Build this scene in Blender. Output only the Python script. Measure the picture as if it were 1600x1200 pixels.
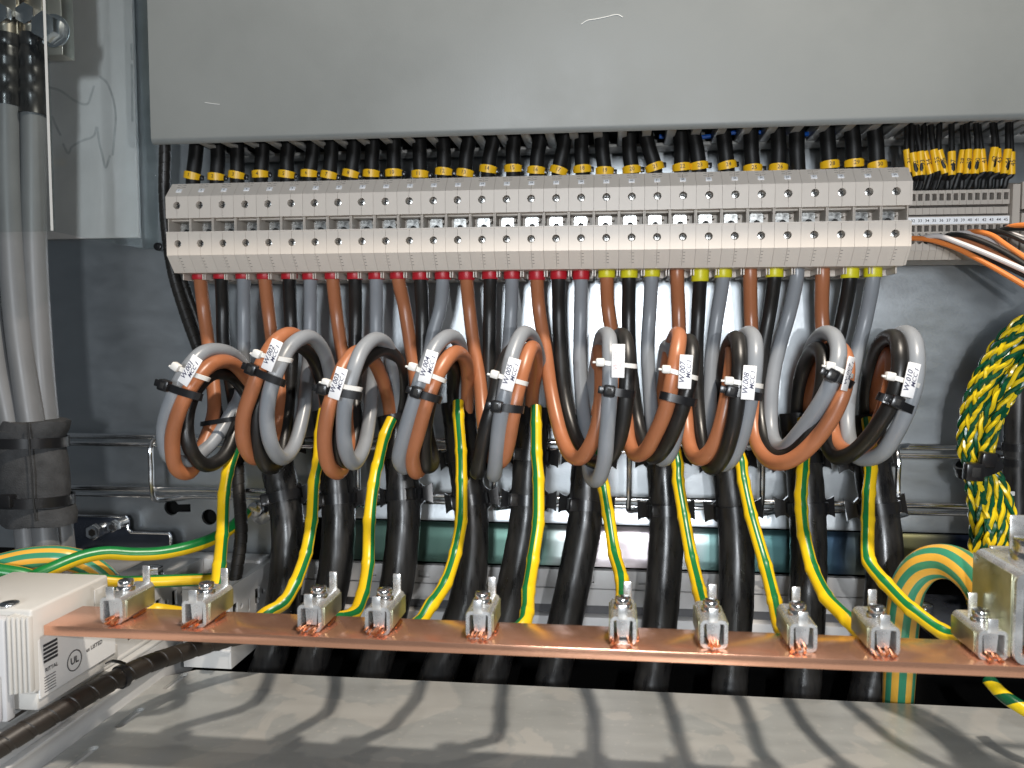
import bpy, bmesh, math, random
from mathutils import Vector, Matrix, Quaternion

random.seed(7)
sc = bpy.context.scene
for o in list(bpy.data.objects):
    bpy.data.objects.remove(o)
COL = sc.collection

# ------------------------------------------------------------------ camera
FPX = 1180.0                       # focal length in photo pixels (1600 wide)
PITCH = math.atan(65 / FPX)
YAW = math.radians(6.0); X0 = 831.0    # principal point sits a little right of the frame's centre
FWD = Vector((-math.sin(YAW) * math.cos(PITCH), math.cos(YAW) * math.cos(PITCH), -math.sin(PITCH)))
RGT = Vector((math.cos(YAW), math.sin(YAW), 0))
UPV = RGT.cross(FWD)
cam_d = bpy.data.cameras.new('camera')
cam = bpy.data.objects.new('camera', cam_d); COL.objects.link(cam)
cam.matrix_world = Matrix((
    (RGT.x, UPV.x, -FWD.x, 0), (RGT.y, UPV.y, -FWD.y, 0), (RGT.z, UPV.z, -FWD.z, 0), (0, 0, 0, 1)))
cam_d.sensor_width = 36; cam_d.lens = 36 * FPX / 1600
cam_d.shift_x = -(X0 - 800) / 1600
cam_d.clip_start = 0.01; cam_d.clip_end = 50
cam_d.dof.use_dof = True; cam_d.dof.focus_distance = 0.485; cam_d.dof.aperture_fstop = 10
sc.camera = cam

# ------------------------------------------------------------------ light
w = bpy.data.worlds.new('World'); sc.world = w; w.use_nodes = True
bg = w.node_tree.nodes['Background']
bg.inputs[0].default_value = (0.80, 0.90, 1.0, 1); bg.inputs[1].default_value = 0.065

def lamp(name, kind, loc, energy, color, target=None, size=0.05, size_y=None):
    d = bpy.data.lights.new(name, kind); d.energy = energy; d.color = color
    if kind == 'AREA':
        d.size = size
        if size_y: d.shape = 'RECTANGLE'; d.size_y = size_y
    else:
        d.shadow_soft_size = size
    o = bpy.data.objects.new(name, d); COL.objects.link(o); o.location = loc
    if target is not None:
        o.rotation_euler = (Vector(target) - Vector(loc)).to_track_quat('-Z', 'Y').to_euler()
    return o
lamp('overhead_lamp', 'AREA', (0.17, 0.20, 0.74), 8.6, (1.0, 0.90, 0.78), (0.02, 0.45, -0.08), 0.05)
lamp('cabinet_lamp', 'AREA', (0.15, 0.36, 0.95), 1.6, (1.0, 0.92, 0.82), (0.03, 0.40, -0.15), 0.03)
lamp('torch_lamp', 'POINT', (0.095, 0.0, 0.012), 2.7, (0.97, 0.98, 1.0), None, 0.004)
lamp('window_light', 'AREA', (-0.05, -0.75, 0.10), 7.0, (0.88, 0.94, 1.0), (-0.02, 0.5, 0.02), 0.12, 0.17)

sc.view_settings.view_transform = 'Standard'; sc.view_settings.look = 'None'
sc.view_settings.exposure = 0.2; sc.view_settings.gamma = 1.0
sc.render.engine = 'CYCLES'
sc.cycles.use_denoising = True
sc.cycles.max_bounces = 8; sc.cycles.transparent_max_bounces = 12
sc.cycles.sample_clamp_indirect = 4.0

# ------------------------------------------------------------------ helpers
def ray(px, py):
    return RGT * ((px - X0) / FPX) + UPV * ((600 - py) / FPX) + FWD
def at(px, py, d):
    """point (mm) seen at photo pixel (px, py) whose distance in front of the camera plane (world Y) is d mm"""
    r = ray(px, py)
    return r * (d / r.y)
def zat(py, d, px=835): return at(px, py, d).z
def xat(px, d, py=535): return at(px, py, d).x
V = Vector

def wloc(o):
    p = V((0, 0, 0))
    while o is not None:
        p += o.location; o = o.parent
    return p

class MB:
    def __init__(s):
        s.bm = bmesh.new(); s.uv = s.bm.loops.layers.uv.new('UVMap')
    def box(s, c, size, rot=None, bevel=0.0, seg=2):
        r = bmesh.ops.create_cube(s.bm, size=1.0)
        vs = r['verts']
        m = Matrix.Translation(V(c)) @ (rot.to_4x4() if rot is not None else Matrix()) @ Matrix.Diagonal((*size, 1))
        bmesh.ops.transform(s.bm, matrix=m, verts=vs)
        if bevel:
            es = list({e for v in vs for e in v.link_edges})
            bmesh.ops.bevel(s.bm, geom=es, offset=bevel, segments=seg, profile=0.5, affect='EDGES')
        return s
    def bx(s, x0, x1, y0, y1, z0, z1, bevel=0.0, seg=2):
        return s.box(((x0 + x1) / 2, (y0 + y1) / 2, (z0 + z1) / 2), (abs(x1 - x0), abs(y1 - y0), abs(z1 - z0)), None, bevel, seg)
    def cyl(s, p0, p1, r, n=16, r2=None, bevel=0):
        p0 = V(p0); p1 = V(p1); d = p1 - p0
        q = d.to_track_quat('Z', 'Y').to_matrix().to_4x4()
        res = bmesh.ops.create_cone(s.bm, cap_ends=True, segments=n, radius1=r, radius2=r if r2 is None else r2, depth=d.length)
        bmesh.ops.transform(s.bm, matrix=Matrix.Translation((p0 + p1) / 2) @ q, verts=res['verts'])
        if bevel:
            es = [e for e in {e for v in res['verts'] for e in v.link_edges} if len(e.link_faces) == 2 and any(len(f.verts) > 4 for f in e.link_faces)]
            bmesh.ops.bevel(s.bm, geom=es, offset=bevel, segments=2, profile=0.5, affect='EDGES')
        return s
    def sphere(s, c, r, u=12, v=8, sc_=(1, 1, 1)):
        res = bmesh.ops.create_uvsphere(s.bm, u_segments=u, v_segments=v, radius=r)
        bmesh.ops.transform(s.bm, matrix=Matrix.Translation(V(c)) @ Matrix.Diagonal((*sc_, 1)), verts=res['verts'])
        return s
    def prism(s, pts, axis, a0, a1):
        """closed polygon pts (2-D) extruded along axis from a0 to a1; axis 0: pts=(y,z), 1: (x,z), 2: (x,y)"""
        def P(p, a): return (a, p[0], p[1]) if axis == 0 else ((p[0], a, p[1]) if axis == 1 else (p[0], p[1], a))
        A = [s.bm.verts.new(P(p, a0)) for p in pts]; B = [s.bm.verts.new(P(p, a1)) for p in pts]
        n = len(pts)
        fs = [s.bm.faces.new(A), s.bm.faces.new(list(reversed(B)))]
        for i in range(n):
            fs.append(s.bm.faces.new((A[i], B[i], B[(i + 1) % n], A[(i + 1) % n])))
        bmesh.ops.recalc_face_normals(s.bm, faces=fs)
        return s
    def rings(s, rings, closed=False, caps=True, us=None, voff=0.0):
        n = len(rings[0]); R = [[s.bm.verts.new(p) for p in r] for r in rings]
        m = len(R)
        for i in range(m if closed else m - 1):
            a = R[i]; b = R[(i + 1) % m]
            u0 = us[i] if us else i; u1 = us[(i + 1) % m] if us else i + 1
            for j in range(n):
                k = (j + 1) % n
                f = s.bm.faces.new((a[j], a[k], b[k], b[j]))
                for lp, uvv in zip(f.loops, ((u0, j / n + voff), (u0, (j + 1) / n + voff), (u1, (j + 1) / n + voff), (u1, j / n + voff))):
                    lp[s.uv].uv = uvv
        if caps and not closed:
            for r, rev in ((R[0], True), (R[-1], False)):
                try:
                    s.bm.faces.new(list(reversed(r)) if rev else r)
                except ValueError: pass
        return s
    def tube(s, path, r, n=14, voff=0.0, caps=True, closed=False, flat=None, rfun=None):
        fr = frames(path, closed)
        rr = []; us = []; L = 0
        for i, (p, t, a, b) in enumerate(fr):
            if i: L += (p - fr[i - 1][0]).length
            ri = r if rfun is None else r * rfun(i / (len(fr) - 1), L)
            ra, rb = (ri, ri) if flat is None else (ri * flat[0], ri * flat[1])
            rr.append([p + a * (math.cos(2 * math.pi * j / n) * ra) + b * (math.sin(2 * math.pi * j / n) * rb) for j in range(n)])
            us.append(L / 1000)
        return s.rings(rr, closed, caps, us, voff)
    def ribbon(s, path, wdir, w_, t_, closed=True):
        """flat strap: width along wdir, thickness outward"""
        n = len(path); rr = []
        for i in range(n):
            p = V(path[i])
            if closed: tg = V(path[(i + 1) % n]) - V(path[i - 1])
            else: tg = V(path[min(i + 1, n - 1)]) - V(path[max(i - 1, 0)])
            tg.normalize(); wd = V(wdir); wd = (wd - tg * wd.dot(tg)).normalized(); nn = tg.cross(wd)
            rr.append([p + wd * (sx * w_ / 2) + nn * (sy * t_ / 2) for sx, sy in ((-1, -1), (1, -1), (1, 1), (-1, 1))])
        return s.rings(rr, closed, True)
    def build(s, name, mat, parent=None, smooth=35, link=True):
        bmesh.ops.recalc_face_normals(s.bm, faces=s.bm.faces)
        off = wloc(parent) if parent is not None else V((0, 0, 0))
        bmesh.ops.scale(s.bm, vec=(0.001, 0.001, 0.001), verts=s.bm.verts)
        bmesh.ops.translate(s.bm, vec=-off, verts=s.bm.verts)
        me = bpy.data.meshes.new(name); s.bm.to_mesh(me); s.bm.free()
        if smooth:
            me.polygons.foreach_set('use_smooth', [True] * len(me.polygons))
            me.set_sharp_from_angle(angle=math.radians(smooth))
        me.materials.append(MATS[mat] if isinstance(mat, str) else mat)
        o = bpy.data.objects.new(name, me)
        COL.objects.link(o)
        if parent is not None: o.parent = parent
        return o

def frames(path, closed=False):
    P = [V(p) for p in path]; n = len(P); out = []
    T = []
    for i in range(n):
        if closed: t = P[(i + 1) % n] - P[i - 1]
        else: t = P[min(i + 1, n - 1)] - P[max(i - 1, 0)]
        T.append(t.normalized())
    a = V((0, -1, 0)); a = a - T[0] * a.dot(T[0])
    if a.length < 0.05: a = V((0, 0, 1)) - T[0] * T[0].z
    a.normalize()
    for i in range(n):
        if i:
            q = T[i - 1].rotation_difference(T[i]); a = q @ a
            a = (a - T[i] * a.dot(T[i])).normalized()
        out.append((P[i], T[i], a.copy(), T[i].cross(a)))
    return out

def spline(pts, sub=8, closed=False):
    """centripetal Catmull-Rom through pts"""
    P = [V(p) for p in pts]
    if not closed: P = [P[0] * 2 - P[1]] + P + [P[-1] * 2 - P[-2]]
    else: P = [P[-1]] + P + [P[0], P[1]]
    out = []
    for i in range(1, len(P) - 2):
        p0, p1, p2, p3 = P[i - 1:i + 3]
        t0 = 0; t1 = t0 + max((p1 - p0).length, 1e-6) ** .5; t2 = t1 + max((p2 - p1).length, 1e-6) ** .5; t3 = t2 + max((p3 - p2).length, 1e-6) ** .5
        for k in range(sub):
            t = t1 + (t2 - t1) * k / sub
            A1 = p0 * ((t1 - t) / (t1 - t0)) + p1 * ((t - t0) / (t1 - t0))
            A2 = p1 * ((t2 - t) / (t2 - t1)) + p2 * ((t - t1) / (t2 - t1))
            A3 = p2 * ((t3 - t) / (t3 - t2)) + p3 * ((t - t2) / (t3 - t2))
            B1 = A1 * ((t2 - t) / (t2 - t0)) + A2 * ((t - t0) / (t2 - t0))
            B2 = A2 * ((t3 - t) / (t3 - t1)) + A3 * ((t - t1) / (t3 - t1))
            out.append(B1 * ((t2 - t) / (t2 - t1)) + B2 * ((t - t1) / (t2 - t1)))
    if not closed: out.append(P[-2])
    return out
def pxpath(pts, sub=8): return spline([at(*p) for p in pts], sub)

def tag(o, label=None, cat=None, group=None, kind=None):
    if label: o['label'] = label
    if cat: o['category'] = cat
    if group: o['group'] = group
    if kind: o['kind'] = kind
    return o
def thing(name, loc_mm, label=None, cat=None, group=None, kind=None):
    o = bpy.data.objects.new(name, None); COL.objects.link(o)
    o.location = V(loc_mm) / 1000; o.empty_display_size = 0.01
    return tag(o, label, cat, group, kind)
def copy_tree(o, parent=None):
    c = o.copy(); COL.objects.link(c); c.parent = parent
    for ch in list(o.children): copy_tree(ch, c)
    return c

TEXTS = {}
def text(name, s, size, origin, xdir, ydir, mat, parent, align='CENTER', shear=0.0, bold=0.0):
    """flat lettering: size mm, centred at origin (mm), reading along xdir"""
    key = (s, align, shear, bold)
    if key not in TEXTS:
        c = bpy.data.curves.new('lettering', 'FONT'); c.body = s; c.size = 1.0; c.align_x = align; c.align_y = 'CENTER'
        c.shear = shear; c.offset = bold; c.resolution_u = 2
        t = bpy.data.objects.new('lettering', c); COL.objects.link(t)
        bpy.context.view_layer.update()
        dg = bpy.context.evaluated_depsgraph_get()
        me = bpy.data.meshes.new_from_object(t.evaluated_get(dg))
        bpy.data.objects.remove(t); bpy.data.curves.remove(c)
        TEXTS[key] = me
    me = TEXTS[key].copy(); me.materials.clear(); me.materials.append(MATS[mat]); me.name = name
    x = V(xdir).normalized(); y = (V(ydir) - x * V(ydir).dot(x)).normalized(); z = x.cross(y)
    off = wloc(parent) if parent is not None else V((0, 0, 0))
    M4 = Matrix(((x.x, y.x, z.x, 0), (x.y, y.y, z.y, 0), (x.z, y.z, z.z, 0), (0, 0, 0, 1)))
    M4 = Matrix.Translation(V(origin) / 1000 - off) @ M4 @ Matrix.Diagonal((size / 1000, size / 1000, size / 1000, 1))
    me.transform(M4)
    o = bpy.data.objects.new(name, me); COL.objects.link(o); o.parent = parent
    return o

# ------------------------------------------------------------------ materials
MATS = {}
def mat(name, col, rough=0.5, metal=0.0, var=0.0, vscale=40, bump=0.0, bscale=400, rvar=0.0, stretch=(1, 1, 1), spec=0.5, coat=0.0, detail=4, var2=None):
    m = bpy.data.materials.new(name); m.use_nodes = True; MATS[name] = m
    nt = m.node_tree; b = nt.nodes['Principled BSDF']
    b.inputs['Base Color'].default_value = (*col, 1); b.inputs['Roughness'].default_value = rough
    b.inputs['Metallic'].default_value = metal; b.inputs['Specular IOR Level'].default_value = spec
    if coat: b.inputs['Coat Weight'].default_value = coat; b.inputs['Coat Roughness'].default_value = 0.15
    N = nt.nodes.new; L = nt.links.new
    tc = N('ShaderNodeTexCoord'); mp = N('ShaderNodeMapping'); mp.inputs['Scale'].default_value = stretch
    L(tc.outputs['Object'], mp.inputs['Vector'])
    if var or rvar:
        nz = N('ShaderNodeTexNoise'); nz.inputs['Scale'].default_value = vscale; nz.inputs['Detail'].default_value = detail
        nz.inputs['Roughness'].default_value = 0.6
        L(mp.outputs[0], nz.inputs['Vector'])
    if var:
        mx = N('ShaderNodeMix'); mx.data_type = 'RGBA'
        c2 = var2 if var2 else tuple(max(0, c * (1 - var)) for c in col)
        c1 = tuple(min(1, c * (1 + var * 0.6)) for c in col)
        mx.inputs['A'].default_value = (*c2, 1); mx.inputs['B'].default_value = (*c1, 1)
        rp = N('ShaderNodeMapRange'); rp.inputs['From Min'].default_value = 0.3; rp.inputs['From Max'].default_value = 0.7
        L(nz.outputs['Fac'], rp.inputs['Value']); L(rp.outputs[0], mx.inputs['Factor']); L(mx.outputs['Result'], b.inputs['Base Color'])
    if rvar:
        rr = N('ShaderNodeMapRange'); rr.inputs['From Min'].default_value = 0.3; rr.inputs['From Max'].default_value = 0.7
        rr.inputs['To Min'].default_value = max(0.02, rough - rvar); rr.inputs['To Max'].default_value = min(1, rough + rvar)
        L(nz.outputs['Fac'], rr.inputs['Value']); L(rr.outputs[0], b.inputs['Roughness'])
    if bump:
        n2 = N('ShaderNodeTexNoise'); n2.inputs['Scale'].default_value = bscale; n2.inputs['Detail'].default_value = 3
        bp = N('ShaderNodeBump'); bp.inputs['Strength'].default_value = bump; bp.inputs['Distance'].default_value = 0.0005
        L(mp.outputs[0], n2.inputs['Vector']); L(n2.outputs['Fac'], bp.inputs['Height']); L(bp.outputs[0], b.inputs['Normal'])
    return m

mat('galvanised', (0.55, 0.58, 0.60), 0.375, 1.0, 0.06, 60, 0.10, 700, 0.03, (0.6, 1, 1.3), detail=9)
mat('galvanised_plate', (0.40, 0.41, 0.40), 0.36, 0.38, 0.12, 40, 0.10, 700, 0.08, (0.3, 1.5, 1), detail=9)
mat('pale_panel', (0.68, 0.655, 0.635), 0.42, 0.0, 0.10, 25, 0.03, 500, 0.08, detail=6)
mat('duct_grey', (0.178, 0.188, 0.182), 0.44, 0.0, 0.07, 9, 0.08, 900, 0.13, detail=10)
mat('terminal_beige', (0.615, 0.555, 0.49), 0.42, 0.0, 0.05, 60, 0.04, 900)
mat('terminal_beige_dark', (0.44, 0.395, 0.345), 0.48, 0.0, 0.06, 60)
mat('seam_dark', (0.06, 0.05, 0.042), 0.7)
mat('screw_steel', (0.62, 0.62, 0.60), 0.26, 1.0, 0.2, 300, rvar=0.08)
mat('slot_black', (0.01, 0.01, 0.01), 0.7)
mat('white_marker', (0.86, 0.86, 0.87), 0.4)
mat('ink', (0.02, 0.02, 0.025), 0.6)
mat('ink_blue', (0.05, 0.05, 0.10), 0.6)
mat('ink_faded', (0.62, 0.47, 0.46), 0.6)
mat('core_brown', (0.365, 0.135, 0.060), 0.36, 0.0, 0.10, 35, 0.03, 400, 0.06)
mat('core_grey', (0.232, 0.249, 0.270), 0.36, 0.0, 0.08, 35, 0.03, 400, 0.06)
mat('core_black', (0.012, 0.0115, 0.011), 0.38, 0.0, 0.3, 60, 0.05, 300, 0.08)
mat('sheath_black', (0.021, 0.020, 0.019), 0.32, 0.0, 0.5, 200, 0.22, 160, 0.12, (1, 1, 0.16), spec=0.45, detail=8, var2=(0.006, 0.006, 0.0065))
mat('tie_black', (0.010, 0.010, 0.011), 0.28)
mat('tie_white', (0.72, 0.71, 0.68), 0.38)
mat('sleeve_red', (0.42, 0.012, 0.022), 0.4)
mat('sleeve_yellow', (0.62, 0.57, 0.015), 0.4)
mat('marker_yellow', (0.82, 0.47, 0.012), 0.38)
mat('copper', (0.80, 0.425, 0.28), 0.22, 0.82, 0.16, 30, 0.05, 600, 0.07, (0.4, 1, 1), detail=7)
mat('copper_strand', (0.72, 0.28, 0.13), 0.35, 1.0, 0.25, 300)
mat('zinc', (0.82, 0.83, 0.83), 0.27, 0.80, 0.15, 120, 0.04, 800, 0.08, detail=6)
mat('zinc_yellowed', (0.52, 0.52, 0.36), 0.34, 0.9, 0.2, 90, 0.04, 800, 0.08, detail=6)
mat('chrome', (0.86, 0.87, 0.88), 0.20, 1.0, 0.1, 60, rvar=0.05)
mat('dark_bracket', (0.10, 0.115, 0.15), 0.30, 0.85, 0.2, 20, 0.04, 700, 0.06)
mat('white_paint', (0.56, 0.56, 0.555), 0.36, 0.0, 0.06, 30, 0.03, 500, 0.06)
mat('device_white', (0.58, 0.565, 0.535), 0.42, 0.0, 0.04, 30, 0.04, 900)
mat('device_grey', (0.56, 0.56, 0.57), 0.42, 0.0, 0.04, 30, 0.04, 900)
mat('label_white', (0.74, 0.74, 0.73), 0.4)
mat('foam', (0.055, 0.056, 0.058), 0.92, 0.0, 0.35, 90, 0.7, 1100, spec=0.15)
mat('void_black', (0.006, 0.006, 0.006), 0.9, spec=0.1)
mat('rail_grey', (0.62, 0.61, 0.60), 0.45, 0.0, 0.06, 30)
mat('rail_grey_dark', (0.10, 0.10, 0.105), 0.5)
mat('orange_wire', (0.62, 0.19, 0.045), 0.32)
mat('white_wire', (0.52, 0.49, 0.48), 0.34)
mat('blue_wire', (0.01, 0.11, 0.50), 0.3)
mat('cable_grey', (0.145, 0.148, 0.152), 0.42, 0.0, 0.10, 25, 0.04, 300, 0.06)
mat('spiral_wrap', (0.018, 0.016, 0.014), 0.38, 0.0, 0.3, 80)
mat('spiral_brown', (0.016, 0.012, 0.009), 0.45, 0.0, 0.4, 60, 0.1, 300)
mat('tin_bar', (0.55, 0.50, 0.42), 0.32, 1.0, 0.2, 40)
mat('duct_body', (0.52, 0.52, 0.50), 0.45)
mat('wire_black', (0.009, 0.009, 0.009), 0.5, 0.0, 0.3, 60, 0.05, 300, spec=0.3)
mat('scuff', (0.62, 0.63, 0.62), 0.6)

def stripe_mat(name, yellow, green, bands, helix=0.0, rough=0.32):
    """bands: list of (start,width) of green around the circumference; helix: turns per metre"""
    m = bpy.data.materials.new(name); m.use_nodes = True; MATS[name] = m
    nt = m.node_tree; b = nt.nodes['Principled BSDF']; b.inputs['Roughness'].default_value = rough
    N = nt.nodes.new; L = nt.links.new
    uv = N('ShaderNodeUVMap'); uv.uv_map = 'UVMap'; sp = N('ShaderNodeSeparateXYZ'); L(uv.outputs[0], sp.inputs[0])
    h = N('ShaderNodeMath'); h.operation = 'MULTIPLY_ADD'; L(sp.outputs['X'], h.inputs[0]); h.inputs[1].default_value = helix; L(sp.outputs['Y'], h.inputs[2])
    fr = N('ShaderNodeMath'); fr.operation = 'FRACT'; L(h.outputs[0], fr.inputs[0])
    rp = N('ShaderNodeValToRGB'); rp.color_ramp.interpolation = 'CONSTANT'; L(fr.outputs[0], rp.inputs[0])
    el = rp.color_ramp.elements
    ev = []
    for a, wd in bands: ev += [(a, green), (a + wd, yellow)]
    if ev[0][0] > 0: ev = [(0.0, yellow)] + ev
    el[0].position = ev[0][0]; el[0].color = (*ev[0][1], 1)
    el[1].position = ev[1][0]; el[1].color = (*ev[1][1], 1)
    for p, c in ev[2:]:
        e = el.new(min(p, 1.0)); e.color = (*c, 1)
    nz = N('ShaderNodeTexNoise'); nz.inputs['Scale'].default_value = 60; tc = N('ShaderNodeTexCoord'); L(tc.outputs['Object'], nz.inputs['Vector'])
    mr = N('ShaderNodeMapRange'); mr.inputs['To Min'].default_value = 0.82; mr.inputs['To Max'].default_value = 1.08; L(nz.outputs['Fac'], mr.inputs['Value'])
    mx = N('ShaderNodeMix'); mx.data_type = 'RGBA'; mx.blend_type = 'MULTIPLY'; mx.inputs['Factor'].default_value = 1
    L(rp.outputs['Color'], mx.inputs['A']); L(mr.outputs[0], mx.inputs['B']); L(mx.outputs['Result'], b.inputs['Base Color'])
    bp = N('ShaderNodeBump'); bp.inputs['Strength'].default_value = 0.15; bp.inputs['Distance'].default_value = 0.0006
    n2 = N('ShaderNodeTexNoise'); n2.inputs['Scale'].default_value = 220; L(tc.outputs['Object'], n2.inputs['Vector'])
    L(n2.outputs['Fac'], bp.inputs['Height']); L(bp.outputs[0], b.inputs['Normal'])
    return m
YEL = (0.80, 0.52, 0.010); GRN = (0.006, 0.150, 0.040)
stripe_mat('earth', YEL, GRN, [(0.0, 0.068), (0.432, 0.136), (0.932, 0.068)])
stripe_mat('earth_half', YEL, (0.008, 0.19, 0.04), [(0.02, 0.34), (0.62, 0.14)])
stripe_mat('earth_thick', (0.80, 0.44, 0.06), (0.045, 0.27, 0.155), [(k / 7.0, 0.5 / 7.0) for k in range(7)])
stripe_mat('earth_twist', (0.72, 0.52, 0.012), (0.004, 0.075, 0.030), [(0.0, 0.45)], helix=62.0, rough=0.25)

# shiny zinc strip: reflected greens, blues and a white glare painted along X
def reflection_bands():
    m = bpy.data.materials.new('painted_reflection_zinc'); m.use_nodes = True; MATS['painted_reflection_zinc'] = m
    nt = m.node_tree; b = nt.nodes['Principled BSDF']; N = nt.nodes.new; L = nt.links.new
    b.inputs['Metallic'].default_value = 0.85; b.inputs['Roughness'].default_value = 0.34
    tc = N('ShaderNodeTexCoord'); sp = N('ShaderNodeSeparateXYZ'); L(tc.outputs['Object'], sp.inputs[0])
    nz = N('ShaderNodeTexNoise'); nz.inputs['Scale'].default_value = 22; L(tc.outputs['Object'], nz.inputs['Vector'])
    ad = N('ShaderNodeMath'); ad.operation = 'MULTIPLY_ADD'; L(nz.outputs['Fac'], ad.inputs[0]); ad.inputs[1].default_value = 0.05; L(sp.outputs['X'], ad.inputs[2])
    mr = N('ShaderNodeMapRange'); mr.inputs['From Min'].default_value = -0.20; mr.inputs['From Max'].default_value = 0.32; L(ad.outputs[0], mr.inputs['Value'])
    rp = N('ShaderNodeValToRGB'); L(mr.outputs[0], rp.inputs[0]); el = rp.color_ramp.elements
    stops = [(0, (0.28, 0.30, 0.28)), (0.08, (0.08, 0.14, 0.115)), (0.2, (0.07, 0.13, 0.105)), (0.33, (0.09, 0.16, 0.135)), (0.42, (0.62, 0.56, 0.58)), (0.5, (0.70, 0.62, 0.64)),
             (0.56, (0.15, 0.25, 0.24)), (0.66, (0.08, 0.18, 0.18)), (0.74, (0.05, 0.09, 0.15)), (0.83, (0.30, 0.30, 0.16)), (0.9, (0.03, 0.045, 0.09)), (1, (0.02, 0.03, 0.07))]
    el[0].position, el[0].color = stops[0][0], (*stops[0][1], 1); el[1].position, el[1].color = stops[1][0], (*stops[1][1], 1)
    for p, c in stops[2:]:
        e = el.new(p); e.color = (*c, 1)
    L(rp.outputs['Color'], b.inputs['Base Color'])
reflection_bands()
def plexi():
    m = bpy.data.materials.new('clear_plastic'); m.use_nodes = True; MATS['clear_plastic'] = m
    nt = m.node_tree; N = nt.nodes.new; L = nt.links.new; nt.nodes.remove(nt.nodes['Principled BSDF'])
    out = nt.nodes['Material Output']; tr = N('ShaderNodeBsdfTransparent'); tr.inputs[0].default_value = (0.93, 0.95, 0.95, 1)
    gl = N('ShaderNodeBsdfGlossy'); gl.inputs['Roughness'].default_value = 0.06
    lw = N('ShaderNodeLayerWeight'); lw.inputs[0].default_value = 0.35
    pw = N('ShaderNodeMath'); pw.operation = 'POWER'; pw.inputs[1].default_value = 3.0; L(lw.outputs['Facing'], pw.inputs[0])
    fr = N('ShaderNodeMath'); fr.operation = 'MULTIPLY_ADD'; fr.inputs[1].default_value = 0.35; fr.inputs[2].default_value = 0.03; L(pw.outputs[0], fr.inputs[0])
    mx = N('ShaderNodeMixShader'); L(fr.outputs[0], mx.inputs[0]); L(tr.outputs[0], mx.inputs[1]); L(gl.outputs[0], mx.inputs[2]); L(mx.outputs[0], out.inputs[0])
plexi()

def plate_stains():
    m = MATS['galvanised_plate']; nt = m.node_tree; b = nt.nodes['Principled BSDF']; N = nt.nodes.new; L = nt.links.new
    src = b.inputs['Base Color'].links[0].from_socket
    tc = N('ShaderNodeTexCoord'); nz = N('ShaderNodeTexNoise'); nz.inputs['Scale'].default_value = 19; nz.inputs['Detail'].default_value = 6; nz.inputs['Distortion'].default_value = 0.7
    L(tc.outputs['Object'], nz.inputs['Vector'])
    mr = N('ShaderNodeMapRange'); mr.inputs['From Min'].default_value = 0.53; mr.inputs['From Max'].default_value = 0.565; mr.inputs['To Max'].default_value = 0.42; L(nz.outputs['Fac'], mr.inputs['Value'])
    n3 = N('ShaderNodeTexNoise'); n3.inputs['Scale'].default_value = 260; n3.inputs['Detail'].default_value = 4; L(tc.outputs['Object'], n3.inputs['Vector'])
    m3 = N('ShaderNodeMapRange'); m3.inputs['From Min'].default_value = 0.62; m3.inputs['From Max'].default_value = 0.72; m3.inputs['To Max'].default_value = 0.35; L(n3.outputs['Fac'], m3.inputs['Value'])
    mx0 = N('ShaderNodeMath'); mx0.operation = 'MAXIMUM'; L(mr.outputs[0], mx0.inputs[0]); L(m3.outputs[0], mx0.inputs[1])
    mx = N('ShaderNodeMix'); mx.data_type = 'RGBA'; L(mx0.outputs[0], mx.inputs['Factor']); L(src, mx.inputs['A']); mx.inputs['B'].default_value = (0.58, 0.555, 0.51, 1)
    L(mx.outputs['Result'], b.inputs['Base Color'])
plate_stains()
NTH = ['first', 'second', 'third', 'fourth', 'fifth', 'sixth', 'seventh', 'eighth', 'ninth', 'tenth', 'eleventh', 'twelfth', 'thirteenth', 'fourteenth', 'fifteenth', 'sixteenth', 'seventeenth', 'eighteenth', 'nineteenth', 'twentieth',
       'twenty-first', 'twenty-second', 'twenty-third', 'twenty-fourth', 'twenty-fifth', 'twenty-sixth', 'twenty-seventh', 'twenty-eighth', 'twenty-ninth', 'thirtieth']

# ================================================================== THE SETTING
WALL = 560.0
def hole_poly(mb, outer, holes, axis, a0, a1):
    """flat sheet with holes: outer / holes are 2-D loops; extruded from a0 to a1 along axis"""
    def P(p, a): return (a, p[0], p[1]) if axis == 0 else ((p[0], a, p[1]) if axis == 1 else (p[0], p[1], a))
    bm = mb.bm; es = []; loops = []
    for lp in [outer] + holes:
        vs = [bm.verts.new(P(p, a0)) for p in lp]; loops.append(vs)
        for i in range(len(vs)): es.append(bm.edges.new((vs[i], vs[(i + 1) % len(vs)])))
    r = bmesh.ops.triangle_fill(bm, use_beauty=True, edges=es)
    fs = [f for f in r['geom'] if isinstance(f, bmesh.types.BMFace)]
    ex = bmesh.ops.extrude_face_region(bm, geom=fs, use_keep_orig=True)
    vs = [v for v in ex['geom'] if isinstance(v, bmesh.types.BMVert)]
    d = [0, 0, 0]; d[axis] = a1 - a0
    bmesh.ops.translate(bm, vec=d, verts=vs)
    return mb
def circ(cx, cy, r, n=20): return [(cx + r * math.cos(2 * math.pi * i / n), cy + r * math.sin(2 * math.pi * i / n)) for i in range(n)]
def capsule(cx, cy, hl, r, horizontal=False, n=8):
    pts = []
    for i in range(n + 1):
        a = math.pi * i / n; pts.append((r * math.cos(a), hl + r * math.sin(a)))
    for i in range(n + 1):
        a = math.pi + math.pi * i / n; pts.append((r * math.cos(a), -hl + r * math.sin(a)))
    if horizontal: pts = [(y, x) for x, y in pts]
    return [(cx + x, cy + y) for x, y in pts]

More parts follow.
